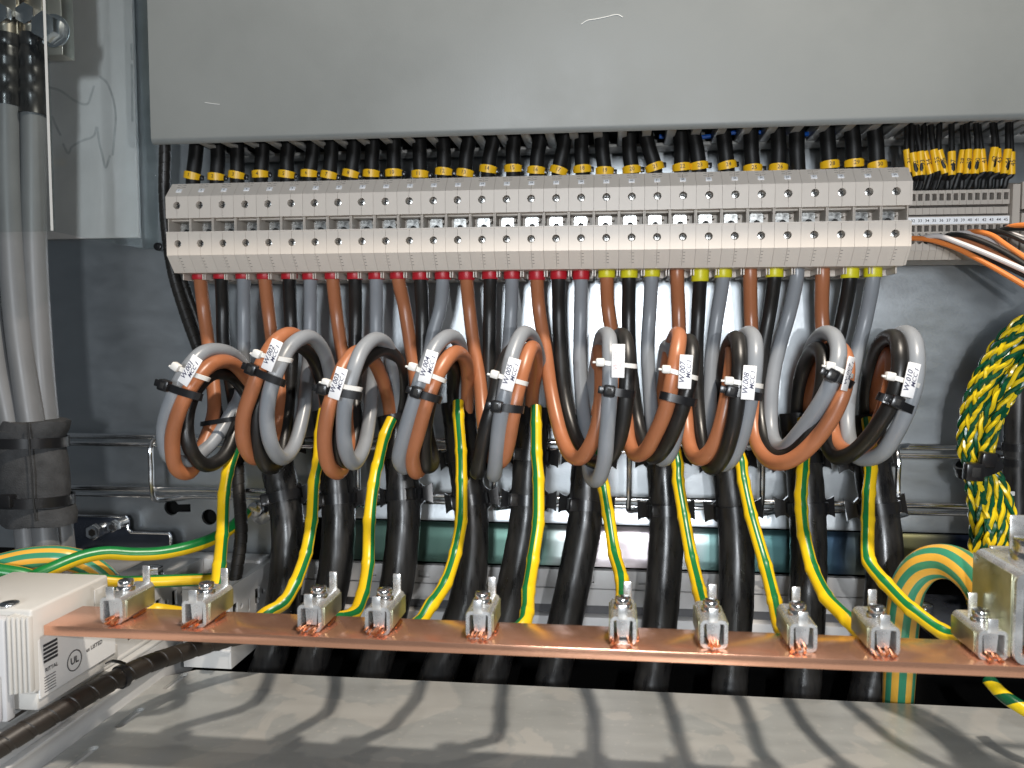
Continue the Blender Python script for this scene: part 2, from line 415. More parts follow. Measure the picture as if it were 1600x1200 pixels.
# mounting plate (back wall of the cabinet), with a keyhole and a round hole at its lower left
p_k = at(268, 793, WALL); p_h = at(327, 808, WALL)
keyhole = [(p_k.x + 6.2 * math.cos(a), p_k.z + 6.2 * math.sin(a)) for a in [math.radians(t) for t in range(25, 336, 20)]] + [(p_k.x + 16, p_k.z - 3.2), (p_k.x + 16, p_k.z + 3.2)]
mb = MB()
hole_poly(mb, [(-620, zat(864, WALL, 300)), (xat(425, WALL, 840), zat(864, WALL, 300)), (xat(425, WALL, 840), -134), (520, -134), (520, 420), (-620, 420)], [keyhole, circ(p_h.x, p_h.z, 6.3, 24)], 1, WALL, WALL + 2.5)
tag(mb.build('back_wall', 'galvanised', smooth=0), kind='structure')
tag(MB().bx(-620, 520, 572, 575, -320, 420).build('cabinet_rear', 'void_black', smooth=0), kind='structure')
# folded lower flange of the mounting plate: bright edge line
tag(MB().prism([(556.5, -121), (559.8, -121), (559.8, -134), (553, -134), (553, -132)], 0, xat(432, WALL, 840), 520).build('wall_flange', 'galvanised'), kind='structure')
# dark cable pit and foam at the bottom
tag(MB().bx(-620, 520, 300, 575, -330, -300).build('cabinet_floor', 'void_black', smooth=0), kind='structure')

# white perforated frame profile of the cabinet, lower left
RX = xat(425, 541, 880)
zr_top = zat(876, 541, 425)
PF0 = 477.0
prof = thing('frame_profile', (RX - 25, 490, zr_top - 60), None, None, None, 'structure')
holes = []
for k in range(6):
    yy = PF0 + 7 + k * 10.8; zc = zr_top - 19
    if k % 3 == 0: holes.append([(yy - 3.4, zc - 5.5), (yy + 1.4, zc - 5.5), (yy + 1.4, zc - 2), (yy + 3.4, zc - 2), (yy + 3.4, zc + 6), (yy - 3.4, zc + 6)])
    elif k % 3 == 1: holes.append(circ(yy - 2, zc + 1, 2.1, 14))
    else: holes.append(capsule(yy - 2, zc - 2, 3.6, 1.3))
    if k % 3 == 1: holes.append(capsule(yy + 4, zc - 13, 4.5, 1.3, True))
mb = MB(); hole_poly(mb, [(PF0, zr_top), (545, zr_top), (545, zr_top - 56), (PF0, zr_top - 56)], holes, 0, RX - 2, RX)
mb.build('inner_face', 'white_paint', prof, smooth=0)
MB().bx(RX - 34, RX - 2.2, PF0, 545, zr_top - 2, zr_top - 0.2, 0.4).build('upper_face', 'white_paint', prof)
MB().bx(RX - 14, RX - 12, PF0 + 1.2, 545, zr_top - 54, zr_top - 2.5).build('inner_web', 'seam_dark', prof, smooth=0)
MB().bx(RX - 34, RX - 2.1, PF0, PF0 + 1, zr_top - 56, zr_top - 2.2).build('end_cap', 'white_paint', prof, smooth=0)
MB().bx(RX + 0.2, RX + 1.4, PF0, 545, zr_top - 36, zr_top - 33, 0.4).build('bead', 'white_paint', prof)
# second profile further left, carrying the bolt
holes2 = []
for k in range(5):
    yy = 437 + k * 19
    holes2.append([(yy - 3, zr_top - 20), (yy + 3, zr_top - 20), (yy + 3, zr_top - 9), (yy - 3, zr_top - 9)]); holes2.append(circ(yy + 9.5, zr_top - 14, 1.9, 12)); holes2.append(capsule(yy + 9, zr_top - 24, 3.2, 1.1, True))
prof2 = thing('frame_profile', (RX - 66, 480, zr_top - 60), None, None, None, 'structure')
mb = MB(); hole_poly(mb, [(425, zr_top + 3), (532, zr_top + 3), (532, zr_top - 32), (425, zr_top - 32)], holes2, 0, RX - 52, RX - 50)
mb.build('inner_face', 'white_paint', prof2, smooth=0)
MB().bx(RX - 90, RX - 52.2, 425, 532, zr_top + 0.8, zr_top + 2.8, 0.4).build('upper_face', 'white_paint', prof2)
MB().bx(RX - 60, RX - 58, 427, 532, zr_top - 30, zr_top).build('inner_web', 'seam_dark', prof2, smooth=0)
MB().bx(RX - 90, RX - 52.3, 425, 426, zr_top - 32, zr_top + 0.6).build('end_cap', 'white_paint', prof2, smooth=0)
tag(MB().bx(-420, RX - 6, 534, 552, zr_top - 14, zr_top + 2, 1.0).build('cross_member', 'white_paint'), kind='structure')

# bottom cover plate, galvanised, slots along its left edge
PB = 475.0; PZ = zat(1075, PB, 900)
pl = at(320, 1045, PB).x
slots = []
for px, py in ((275, 1064), (203, 1121), (127, 1184)):
    r = ray(px, py); p = r * (PZ / r.z); slots.append(capsule(p.x, p.y, 9.5, 2.6))
plate_left = pl - 22
mb = MB(); hole_poly(mb, [(pl - 6, PB), (330, PB), (330, 180), (plate_left, 180), (plate_left, PB - 12)], slots, 2, PZ, PZ - 2.2)
tag(mb.build('cover_plate', 'galvanised_plate', smooth=0), kind='structure')
led = thing('ledge', (plate_left - 40, 320, PZ), None, None, None, 'structure')
LZ = PZ + 24
MB().bx(plate_left - 130, plate_left - 3, 150, 533, LZ - 2, LZ, 0.5).build('upper_face', 'white_paint', led)
MB().bx(plate_left - 5, plate_left - 3.05, 150, 533, PZ - 12, LZ - 2.1).build('side_face', 'white_paint', led, smooth=0)
MB().bx(plate_left - 3, plate_left + 1.5, 150, 474, LZ - 12, LZ - 10, 0.5).build('bead', 'white_paint', led)
MB().bx(plate_left - 12, plate_left - 8, 150, 530, LZ + 0.05, LZ + 2.2, 0.7).build('bead', 'white_paint', led)
MB().bx(plate_left - 26, plate_left - 23, 150, 530, LZ + 0.05, LZ + 1.6, 0.6).build('bead', 'white_paint', led)
MB().bx(plate_left - 2.9, RX - 0.2, 476, 545, PZ + 12, PZ + 14, 0.4).build('rear_flange', 'white_paint', led)
MB().bx(plate_left - 3, pl + 4, 150, PB - 6, PZ - 6, PZ - 2.7).build('lower_face', 'white_paint', led, smooth=0)
mb = MB()
for k in range(6):
    yy = 300 + k * 27
    hole = capsule(0, 0, 1, 1)
    mb.bx(plate_left - 20, plate_left - 17, yy, yy + 12, LZ + 0.02, LZ + 0.12)
mb.build('slot_marks', 'seam_dark', led, smooth=0)

# ================================================================== WIRING DUCT (top)
DF = 460.0
dz = zat(205, DF, 900); dl = xat(236, DF, 222)
duct = thing('wiring_duct', (0, 500, dz), 'long grey slotted wiring duct with smooth cover along the top', 'wiring duct')
prof_c = [(DF, 420), (DF, dz + 3.5), (DF + 0.5, dz + 1.6), (DF + 1.6, dz + 0.4), (DF + 3.2, dz), (DF + 4.6, dz + 0.6), (DF + 4.6, 420)]
MB().prism(prof_c, 0, dl, 520).build('cover', 'duct_grey', duct)
ZD = dz + 11.0
MB().bx(dl, 520, DF + 4.8, 557, 421, 423).build('upper_wall', 'duct_grey', duct, smooth=0)
MB().bx(dl, dl + 2, DF + 4.8, 557, ZD + 3, 420).build('side_wall', 'duct_grey', duct, smooth=0)
MB().bx(dl + 2, 520, 555, 557.5, ZD - 1, 420).build('base', 'duct_grey', duct, smooth=0)
MB().bx(dl, 520, 538, 554.8, ZD - 1.2, ZD + 1.0, 0.4).build('lower_strip', 'duct_body', duct)
fing = None
def finger(x, wd):
    global fing
    if fing is None:
        mb = MB(); mb.bx(x - 2.9, x + 2.9, DF + 5, 537.5, ZD - 1.0, ZD + 0.9, 0.35)
        mb.bx(x - 4.2, x + 4.2, DF + 5.2, DF + 11, ZD - 1.3, ZD + 1.1, 0.3)
        mb.bx(x - 2.9, x - 1.9, DF + 5, 537, ZD + 1.0, ZD + 6); fing = mb.build('finger', 'duct_body', duct); fing['x'] = x
        return
    c = fing.copy(); COL.objects.link(c); c.parent = duct; c.location.x = (x - fing['x']) / 1000; c.scale.x = 1.0
x = dl + 12
xr = xat(1395, 500, 200)
while x < xr: finger(x, 5.8); x += 15.9
while x < 300: finger(x, 4.0); x += 8.9
# rows of slots in the far side wall, seen through the gaps
mb = MB()
for k in range(60):
    xx = dl + 20 + k * 9.0
    mb.bx(xx, xx + 5.5, 552.5, 554.5, ZD + 8, ZD + 40)
mb.build('rear_slot_bar', 'duct_grey', duct, smooth=0)
MB().bx(-40, 160, 500, 550, ZD + 30, ZD + 70, 8).build('wire_bundle', 'core_black', duct)
# light scuff on the cover
pts = [at(x_, y_, DF - 0.05) for x_, y_ in ((908, 38), (918, 32), (930, 30), (945, 27), (965, 23), (973, 27))]
MB().tube(spline(pts, 5), 0.22, 6).build('scuff_mark', 'scuff', duct)
pts = [at(x_, y_, DF - 0.03) for x_, y_ in ((320, 160), (332, 162), (343, 163))]
MB().tube(spline(pts, 3), 0.13, 6).build('scuff_mark', 'scuff', duct)
for yb, zb_, r_, lab in ((531, ZD + 3.4, 1.5, 'lower bright blue wire lying inside the wiring duct on its slats'), (520, ZD + 9.5, 1.4, 'upper blue wire crossing inside the wiring duct above the other')):
    x0_, x1_ = xat(1030 if yb == 531 else 1120, yb, 210), xat(1330, yb, 200)
    pts = [V((x0_ + (x1_ - x0_) * k / 5, yb + 2 * math.sin(k * 1.7), zb_ + 1.2 * math.sin(k * 2.1 + yb))) for k in range(6)]
    tag(MB().tube(spline(pts, 6), r_, 8).build('blue_wire', 'blue_wire'), lab, 'wire', 'blue wires in the duct')

# ================================================================== TERMINAL BLOCKS (30 large)
TF = 487.0
TX1 = xat(276, TF, 318); TX30 = xat(1401, TF, 299); TP = (TX30 - TX1) / 29
def tz(py, d=TF): return zat(py, d, 835)
Z0, Z1, Z2, Z3, Z4, Z5 = tz(421, 496), tz(392), tz(354), tz(331), tz(295), tz(275, 496)
ZS1, ZS2 = tz(310), tz(373)
HW = TP / 2 - 0.07
tb = thing('terminal_block', (TX1, 540, Z0 - 4))
g = 0.09
def half(mb, sgn, zt, zb, zc, rad, y0, y1):
    pts = [(sgn * HW, zt), (sgn * g, zt), (sgn * g, zc + rad)]
    for i in range(9):
        a = math.pi / 2 + math.pi * i / 8
        pts.append((sgn * (g - rad * math.cos(a)) if False else sgn * max(g, rad * abs(math.cos(a)) if abs(math.cos(a)) > 1e-3 else g), zc + rad * math.sin(a)))
    pts += [(sgn * g, zc - rad), (sgn * g, zb), (sgn * HW, zb)]
    clean = []
    for p in pts:
        if not clean or (abs(p[0] - clean[-1][0]) + abs(p[1] - clean[-1][1])) > 1e-4: clean.append(p)
    mb.prism([(TX1 + x_, z_) for x_, z_ in clean], 1, y0, y1)
for nm, zt, zb, zc in (('upper_housing', Z4, Z3, ZS1), ('lower_housing', Z2, Z1, ZS2)):
    mb = MB()
    for sgn in (-1, 1): half(mb, sgn, zt, zb, zc, 2.5, TF, TF + 8.5)
    for sgn in (-1, 1):
        x0, x1 = sorted((TX1 + sgn * g, TX1 + sgn * HW))
        if nm == 'upper_housing':
            mb.prism([(TF + 0.0, Z4 + 0.02), (TF + 8.5, Z4 + 0.02), (TF + 8.5, Z5)], 0, x0, x1)
        else:
            mb.prism([(TF, Z1 - 0.02), (TF + 8.5, Z1 - 0.02), (TF + 8.5, Z0)], 0, x0, x1)
    if nm == 'upper_housing': mb.bx(TX1 - HW, TX1 + HW, TF + 8.6, 543, Z3 - 0.0, Z5)
    else: mb.bx(TX1 - HW, TX1 + HW, TF + 8.6, 543, Z0, Z2 - 0.4)
    if nm == 'lower_housing': mb.bx(TX1 - HW, TX1 + HW, TF - 0.5, TF + 2, Z2 - 0.6, Z2 + 0.3)
    h_ = mb.build(nm, 'terminal_beige', tb, smooth=20)
    # joint line between the two shells
    MB().bx(TX1 - g, TX1 + g, TF + 1.2, TF + 8, zb + 0.2, zt - 0.2).build('joint', 'seam_dark', h_, smooth=0)
    s_ = MB().cyl((TX1, TF + 1.9, zc), (TX1, TF + 8.7, zc), 2.2, 18, bevel=0.6).build('screw', 'screw_steel', tb)
    mb = MB(); ang = 0.5
    for a in (ang, ang + math.pi / 2):
        mb.box((TX1, TF + 2.0, zc), (3.0, 0.5, 0.6), Matrix.Rotation(a, 3, 'Y'))
    mb.build('screw_slot', 'slot_black', s_, smooth=0)
# window with the bridge bar
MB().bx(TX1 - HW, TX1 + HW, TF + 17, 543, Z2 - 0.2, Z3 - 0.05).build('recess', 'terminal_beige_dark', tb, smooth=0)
mb = MB()
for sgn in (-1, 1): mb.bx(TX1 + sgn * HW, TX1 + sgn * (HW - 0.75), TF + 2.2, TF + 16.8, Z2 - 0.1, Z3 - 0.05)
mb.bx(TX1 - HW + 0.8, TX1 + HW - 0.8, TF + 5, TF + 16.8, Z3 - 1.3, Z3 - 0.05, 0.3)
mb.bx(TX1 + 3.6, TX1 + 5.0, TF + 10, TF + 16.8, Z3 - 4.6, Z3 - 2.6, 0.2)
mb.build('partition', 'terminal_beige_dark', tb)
mb = MB()
mb.prism([(TX1 - 5, Z2 - 0.1), (TX1 - 5, Z3 - 2.2), (TX1 - 4.2, Z3 - 1.5), (TX1 + 2.6, Z3 - 1.5), (TX1 + 3.4, Z3 - 2.2), (TX1 + 3.4, Z2 - 0.1)], 1, TF + 12.5, TF + 16.6)
br = mb.build('bridge_bar', 'screw_steel', tb)
MB().cyl((TX1 - 0.6, TF + 12.2, Z2 + 1.8), (TX1 - 0.6, TF + 12.9, Z2 + 1.8), 2.0, 16).build('bore', 'slot_black', br)
# ventilation marks on the lower slope
sl = V((0, 8.5, Z0 - Z1)).normalized()
mb = MB()
rotS = Matrix.Rotation(math.atan2(Z1 - Z0, 8.5) , 3, 'X')
for r_ in range(4):
    p = V((TX1, TF, Z1)) + sl * (2.2 + r_ * 2.35)
    for sgn, wd in ((-1, 1.3), (1, 1.3)):
        mb.box(p + V((sgn * 1.05, 0, -0.15 * sgn)), (wd, 0.12, 0.26))
mb.build('vent_marks', 'seam_dark', tb, smooth=0)
MB().bx(TX1 - HW + 1.2, TX1 + HW - 1.2, 521, 545, Z0 - 4.2, Z0 - 0.05, 0.4).build('foot', 'terminal_beige', tb)
mb = MB()
mb.bx(TX1 - 7.6, TX1 - 6.8, 505, 520.8, Z0 - 4, Z0 - 0.05); mb.bx(TX1 + 6.8, TX1 + 7.6, 505, 520.8, Z0 - 4, Z0 - 0.05)
mb.build('rib', 'terminal_beige', tb, smooth=0)
# marker on the upper slope
us = V((0, 8.5, Z5 - Z4)); ul = us.length; us.normalize()
mk_c = V((TX1 - 0.1, TF, Z4)) + us * (ul * 0.42)
un = V((0, -us.z, us.y))
rotM = Matrix((V((1, 0, 0)), -un * -1, us)).transposed()
mb = MB(); mb.box(mk_c + un * 0.2, (3.8, 0.7, 3.1), Matrix((V((1, 0, 0)), us.cross(V((1, 0, 0))), us)).transposed(), 0.12)
mk = mb.build('marker', 'white_marker', tb)
slots_top = MB()
for r_ in (0.72, 0.88):
    p = V((TX1, TF, Z4)) + us * (ul * r_)
    slots_top.box(p + V((-2.0, 0, 0)), (2.2, 0.14, 0.22)); slots_top.box(p + V((2.0, 0, 0)), (2.2, 0.14, 0.22))
slots_top.build('vent_marks', 'seam_dark', tb, smooth=0)
blocks = [tb] + [copy_tree(tb) for _ in range(29)]
for i, b in enumerate(blocks):
    b.location.x = (TX1 + i * TP) / 1000
    tag(b, f'beige screw terminal block, {NTH[i]} from the left of the large row, marked {i + 1}', 'terminal block', 'large terminal blocks in a row on the rail')
    text('number', str(i + 1), 1.9, mk_c + V((i * TP, 0, 0)) + un * 0.62, (1, 0, 0), us, 'ink', b, bold=0.02)
    # screws all turned differently
    for ch in b.children:
        if ch.name.startswith('screw'):
            for sb in ch.children:
                me2 = sb.data.copy(); cz = sum((v.co.z for v in me2.vertices)) / len(me2.vertices); cx = sum((v.co.x for v in me2.vertices)) / len(me2.vertices)
                me2.transform(Matrix.Translation((cx, 0, cz)) @ Matrix.Rotation(random.uniform(0, 1.57), 4, 'Y') @ Matrix.Translation((-cx, 0, -cz))); sb.data = me2
# end plate at the left of the row
tag(MB().prism([(TF + 0.4, Z4), (TF + 0.4, Z3), (TF + 12, Z3), (TF + 12, Z2), (TF + 0.4, Z2), (TF + 0.4, Z1), (TF + 8.5, Z0 + 0.3), (543, Z0 + 0.3), (543, Z5 - 0.2), (TF + 8.5, Z5 - 0.2)], 0, TX1 + 29 * TP + HW + 0.2, TX1 + 29 * TP + HW + 1.6).build('end_plate', 'terminal_beige', smooth=0),
    'thin beige end plate closing the right end of the large terminal row', 'end plate')
tag(MB().bx(TX1 - 12, 330, 546, 553, tz(345, 549) - 17, tz(345, 549) + 17, 1).build('mounting_rail', 'chrome'), 'steel mounting rail carrying all the terminal blocks behind them', 'rail')

# ================================================================== UPPER BLACK WIRES WITH YELLOW MARKER RINGS
UD = 519.0
SCREW_TURN = 1
up = [(302, 275, 307, 225), (339, 277, 340, 222), (371, 274, 370, 222), (408, 273, 410, 222), (449, 273, 450, 222), (484, 272, 490, 220), (515, 274, 518, 220), (549, 272, 553, 217),
      (581, 272, 583, 215), (616, 271, 615, 218), (657, 273, 655, 217), (694, 269, 692, 215), (727, 271, 733, 213), (763, 265, 772, 212), (802, 264, 803, 212), (838, 267, 845, 212),
      (873, 267, 883, 210), (910, 265, 909, 210), (945, 268, 940, 208), (987, 266, 983, 206), (1023, 262, 1008, 205), (1065, 262, 1063, 206), (1092, 260, 1083, 205), (1136, 259, 1130, 203),
      (1176, 264, 1173, 200), (1216, 263, 1215, 200), (1247, 276, 1245, 198), (1296, 258, 1292, 196), (1334, 256, 1330, 194), (1370, 259, 1366, 192)]
for i, (mx_, my_, tx_, ty_) in enumerate(up):
    n = i + 1
    b0 = at(mx_, my_ + 30, UD); m_ = at(mx_, my_, UD); t_ = at(tx_, ty_, UD - 2)
    dirn = (t_ - m_)
    t2 = t_ + V((dirn.x * 0.6 + random.uniform(-2, 2), random.uniform(-8, 3), 40))
    nm = f'thick black wire, {NTH[i]} from the left, with yellow marker ring {n}' if n != 27 else 'thick black wire without visible marker between wires 26 and 28'
    w_ = thing('black_wire', b0, nm, 'wire', 'black wires entering the terminal tops')
    path = spline([b0, m_, (m_ + t_) / 2 + V((random.uniform(-.6, .6), 0, 0)), t_, t2], 6)
    MB().tube(path, 4.95, 14).build('insulation', 'wire_black', w_)
    ax = dirn.normalized(); tilt = random.uniform(-0.12, 0.12)
    ax = Matrix.Rotation(tilt, 3, 'Y') @ ax
    # curved marker plate, bulging in the middle
    mb = MB(); rr = []
    N_ = 12; side = ax.cross(V((0, -1, 0))).normalized(); fr_ = side.cross(ax).normalized()
    if fr_.y > 0: fr_ = -fr_
    for k in range(N_ + 1):
        a = math.radians(-82 + 164 * k / N_)
        hh = 1.8 + 0.85 * math.cos(a)
        ro, ri = 6.3, 5.2
        d_ = side * math.sin(a) + fr_ * math.cos(a)
        rr.append([m_ + d_ * ro + ax * hh, m_ + d_ * ri + ax * hh, m_ + d_ * ri - ax * hh, m_ + d_ * ro - ax * hh])
    mb.rings(rr); mk_ = mb.build('marker', 'marker_yellow', w_)
    mb = MB(); ee = m_ + side * 5.2
    mb.box(ee + side * random.uniform(0.5, 1.6) + fr_ * 0.5 - ax * 0.3, (3.6, 3.0, 3.4), None, 0.6)
    mb.build('strap_end', 'tie_black', w_)
    text('number', str(n), 3.6, m_ + fr_ * 6.45 + ax * 0.1, side if side.x > 0 else -side, ax, 'ink', mk_)

# ================================================================== TEN POWER CABLES WITH COILED CORES
CR = 4.65
# every core: pixel path (x, y, distance mm) from its terminal round the coil into the sheath
coils = []
def C(sheath, earth, brown, black, grey): coils.append(dict(sheath=sheath, earth=earth, brown=brown, black=black, grey=grey))
def ins(tx): return [(tx, 412, 511), (tx, 432, 511)]
C(  # 1
  [(425, 668, 527), (432, 720, 524), (442, 770, 519), (450, 825, 514), (447, 900, 507), (428, 1010, 504), (405, 1085, 500)],
  [(395, 660, 520), (371, 690, 505), (356, 737, 485), (351, 775, 475), (346, 837, 455), (342, 887, 436), (336, 925, 424), (300, 955, 418), (245, 958, 415), (190, 955, 408)],
  ins(313) + [(318, 480, 518), (326, 540, 514), (333, 600, 506), (334, 645, 498), (318, 695, 482), (296, 738, 464), (276, 732, 452), (269, 690, 446), (280, 642, 442), (303, 598, 444), (330, 570, 456), (358, 566, 476), (384, 590, 500), (405, 640, 520), (418, 690, 526)],
  ins(346) + [(348, 480, 519), (350, 545, 517), (362, 605, 512), (368, 660, 502), (350, 712, 484), (322, 727, 468), (299, 705, 456), (291, 660, 455), (304, 612, 462), (332, 584, 476), (362, 588, 494), (392, 625, 512), (418, 668, 523), (428, 715, 526)],
  ins(381) + [(381, 480, 519), (381, 545, 517), (376, 610, 512), (356, 655, 500), (326, 697, 482), (290, 722, 462), (264, 712, 450), (256, 672, 446), (268, 625, 442), (290, 580, 444), (314, 553, 454), (340, 547, 470), (368, 558, 490), (398, 600, 510), (425, 650, 524), (436, 700, 526)])
C(  # 2
  [(514, 640, 527), (522, 700, 524), (527, 760, 519), (529, 815, 514), (522, 900, 507), (486, 1040, 503), (465, 1100, 500)],
  [(506, 640, 514), (500, 680, 506), (496, 720, 494), (491, 752, 484), (488, 815, 466), (479, 865, 450), (463, 915, 436), (444, 942, 428), (416, 962, 422), (380, 985, 418), (325, 980, 408)],
  ins(414) + [(420, 490, 519), (428, 550, 517), (438, 605, 510), (436, 650, 502), (420, 697, 482), (398, 716, 462), (382, 695, 448), (380, 655, 443), (392, 615, 440), (408, 572, 441), (427, 538, 450), (450, 522, 466), (472, 532, 486), (494, 570, 508), (508, 620, 522), (510, 660, 526)],
  ins(452) + [(454, 490, 519), (456, 545, 518), (452, 615, 512), (445, 675, 498), (436, 722, 480), (418, 730, 464), (404, 700, 454), (402, 652, 450), (412, 600, 452), (432, 562, 462), (460, 540, 478), (484, 552, 496), (500, 585, 512), (512, 640, 524), (516, 680, 526)],
  ins(485) + [(485, 490, 519), (484, 540, 518), (480, 590, 512), (474, 645, 500), (458, 700, 480), (440, 716, 462), (424, 695, 448), (417, 655, 442), (422, 612, 439), (436, 572, 441), (455, 540, 452), (482, 526, 470), (505, 548, 492), (517, 592, 512), (520, 640, 524), (520, 680, 526)])
C(  # 3
  [(616, 648, 527), (624, 700, 524), (630, 760, 519), (631, 815, 514), (617, 930, 505), (586, 1040, 503), (568, 1095, 500)],
  [(612, 655, 508), (602, 680, 500), (590, 725, 490), (582, 755, 482), (577, 815, 466), (575, 880, 450), (567, 930, 436), (553, 957, 424), (525, 966, 414), (500, 962, 405)],
  ins(520) + [(526, 490, 519), (534, 545, 517), (544, 600, 512), (548, 650, 502), (545, 700, 484), (530, 738, 464), (514, 728, 450), (507, 692, 443), (511, 650, 440), (522, 612, 441), (536, 575, 450), (558, 550, 466), (582, 562, 486), (600, 600, 506), (609, 640, 520), (612, 680, 526)],
  ins(555) + [(556, 490, 519), (555, 540, 518), (555, 610, 512), (556, 660, 500), (548, 712, 482), (532, 727, 466), (524, 700, 456), (528, 650, 452), (545, 600, 456), (570, 562, 466), (598, 546, 484), (620, 562, 504), (628, 600, 518), (624, 650, 525), (620, 690, 526)],
  ins(588) + [(588, 490, 519), (587, 545, 518), (582, 600, 512), (577, 655, 500), (568, 700, 480), (552, 724, 460), (540, 703, 447), (537, 655, 440), (542, 617, 438), (553, 578, 441), (566, 547, 452), (586, 530, 468), (606, 542, 490), (616, 590, 512), (618, 650, 525), (618, 690, 526)])
C(  # 4
  [(716, 628, 527), (722, 690, 524), (730, 750, 519), (737, 815, 514), (730, 930, 505), (688, 1040, 503), (668, 1095, 500)],
  [(716, 628, 510), (716, 650, 504), (719, 705, 494), (721, 752, 484), (721, 815, 466), (712, 865, 450), (697, 915, 436), (674, 947, 425), (652, 974, 416), (625, 988, 409), (605, 980, 404)],
  ins(622) + [(632, 480, 519), (643, 550, 517), (652, 610, 510), (660, 670, 496), (662, 720, 476), (650, 738, 460), (644, 712, 448), (652, 680, 442), (664, 637, 438), (680, 592, 440), (698, 562, 450), (713, 551, 466), (726, 562, 486), (731, 590, 504), (730, 625, 518), (728, 660, 524)],
  ins(657) + [(660, 490, 519), (660, 550, 518), (660, 620, 512), (668, 680, 498), (676, 722, 476), (666, 728, 462), (662, 690, 454), (668, 640, 452), (682, 590, 460), (696, 565, 476), (708, 575, 496), (708, 610, 514), (710, 650, 524)],
  ins(692) + [(688, 480, 519), (677, 520, 518), (668, 570, 514), (658, 630, 506), (648, 690, 486), (634, 730, 462), (624, 717, 448), (631, 682, 441), (645, 635, 437), (661, 584, 438), (680, 543, 448), (700, 526, 464), (716, 534, 484), (722, 570, 506), (720, 620, 520), (718, 655, 526)])
C(  # 5
  [(834, 636, 527), (830, 690, 524), (826, 750, 519), (822, 815, 514), (800, 930, 505), (772, 1040, 503), (757, 1095, 500)],
  [(838, 636, 512), (838, 660, 504), (839, 705, 494), (841, 752, 484), (840, 815, 466), (832, 877, 448), (827, 927, 432), (822, 955, 421), (817, 978, 412), (790, 992, 408), (755, 985, 403)],
  ins(729) + [(733, 480, 519), (741, 545, 516), (750, 600, 508), (754, 645, 498), (760, 690, 482), (774, 722, 462), (786, 716, 450), (794, 690, 444), (800, 655, 441), (807, 618, 441), (817, 578, 446), (827, 548, 458), (834, 545, 474), (837, 570, 494), (832, 615, 514), (830, 655, 525)],
  ins(766) + [(765, 490, 519), (764, 560, 517), (762, 620, 511), (758, 680, 496), (752, 725, 474), (746, 738, 458), (750, 712, 448), (760, 667, 442), (770, 632, 442), (782, 585, 448), (796, 552, 460), (812, 545, 478), (826, 575, 502), (832, 620, 520), (834, 660, 526)],
  ins(800) + [(799, 480, 519), (795, 540, 517), (790, 600, 511), (784, 660, 498), (776, 720, 476), (772, 742, 458), (775, 717, 446), (780, 667, 439), (786, 630, 437), (793, 590, 439), (801, 553, 446), (816, 522, 462), (830, 526, 482), (842, 558, 504), (846, 600, 518), (842, 640, 525), (838, 665, 526)])
C(  # 6
  [(926, 650, 527), (922, 700, 524), (918, 750, 519), (914, 815, 514), (892, 930, 505), (868, 1040, 503), (858, 1095, 500)],
  [(930, 655, 516), (932, 690, 506), (938, 730, 494), (943, 760, 484), (950, 802, 470), (962, 865, 450), (971, 905, 432), (975, 940, 418), (974, 965, 404)],
  ins(839) + [(842, 480, 518), (852, 545, 512), (860, 605, 504), (870, 655, 492), (881, 692, 478), (894, 713, 466), (908, 715, 458), (922, 697, 452), (934, 665, 450), (940, 620, 452), (940, 575, 460), (936, 548, 480), (932, 580, 505), (928, 620, 518), (926, 665, 526)],
  ins(873) + [(873, 490, 519), (877, 575, 514), (882, 620, 508), (891, 660, 498), (905, 695, 484), (925, 720, 468), (948, 720, 454), (964, 695, 446), (974, 655, 441), (979, 605, 439), (980, 555, 444), (975, 526, 458), (962, 530, 480), (945, 570, 506), (932, 620, 520), (928, 665, 526)],
  ins(908) + [(907, 490, 519), (906, 570, 515), (910, 630, 509), (915, 670, 500), (919, 712, 482), (924, 746, 464), (935, 748, 450), (944, 722, 442), (948, 680, 438), (951, 640, 436), (953, 600, 436), (953, 555, 440), (951, 526, 454), (941, 526, 474), (932, 570, 500), (922, 630, 520), (920, 670, 526)])
C(  # 7
  [(1034, 650, 527), (1036, 700, 524), (1039, 750, 519), (1042, 815, 514), (1035, 930, 505), (1022, 1040, 503), (1014, 1095, 500)],
  [(1046, 650, 512), (1054, 690, 500), (1058, 725, 492), (1061, 752, 484), (1067, 810, 468), (1082, 872, 448), (1091, 925, 430), (1100, 950, 416), (1114, 965, 404)],
  ins(948) + [(950, 480, 519), (958, 530, 517), (970, 600, 510), (979, 655, 500), (983, 690, 488), (993, 710, 472), (1008, 705, 460), (1023, 680, 450), (1040, 640, 442), (1050, 594, 439), (1057, 556, 442), (1061, 528, 454), (1056, 524, 474), (1046, 550, 496), (1036, 610, 518), (1032, 665, 526)],
  ins(983) + [(982, 490, 519), (984, 560, 516), (990, 615, 509), (997, 662, 500), (1008, 698, 484), (1022, 714, 466), (1040, 697, 454), (1056, 664, 446), (1068, 630, 442), (1079, 585, 443), (1081, 550, 450), (1077, 533, 464), (1066, 545, 486), (1052, 590, 508), (1042, 640, 522), (1038, 675, 526)],
  ins(1018) + [(1015, 490, 519), (1012, 542, 517), (1014, 595, 512), (1018, 645, 505), (1024, 690, 490), (1034, 718, 472), (1046, 708, 462), (1056, 675, 458), (1062, 630, 458), (1060, 580, 464), (1052, 548, 478), (1042, 542, 496), (1036, 580, 512), (1034, 630, 523), (1034, 670, 526)])
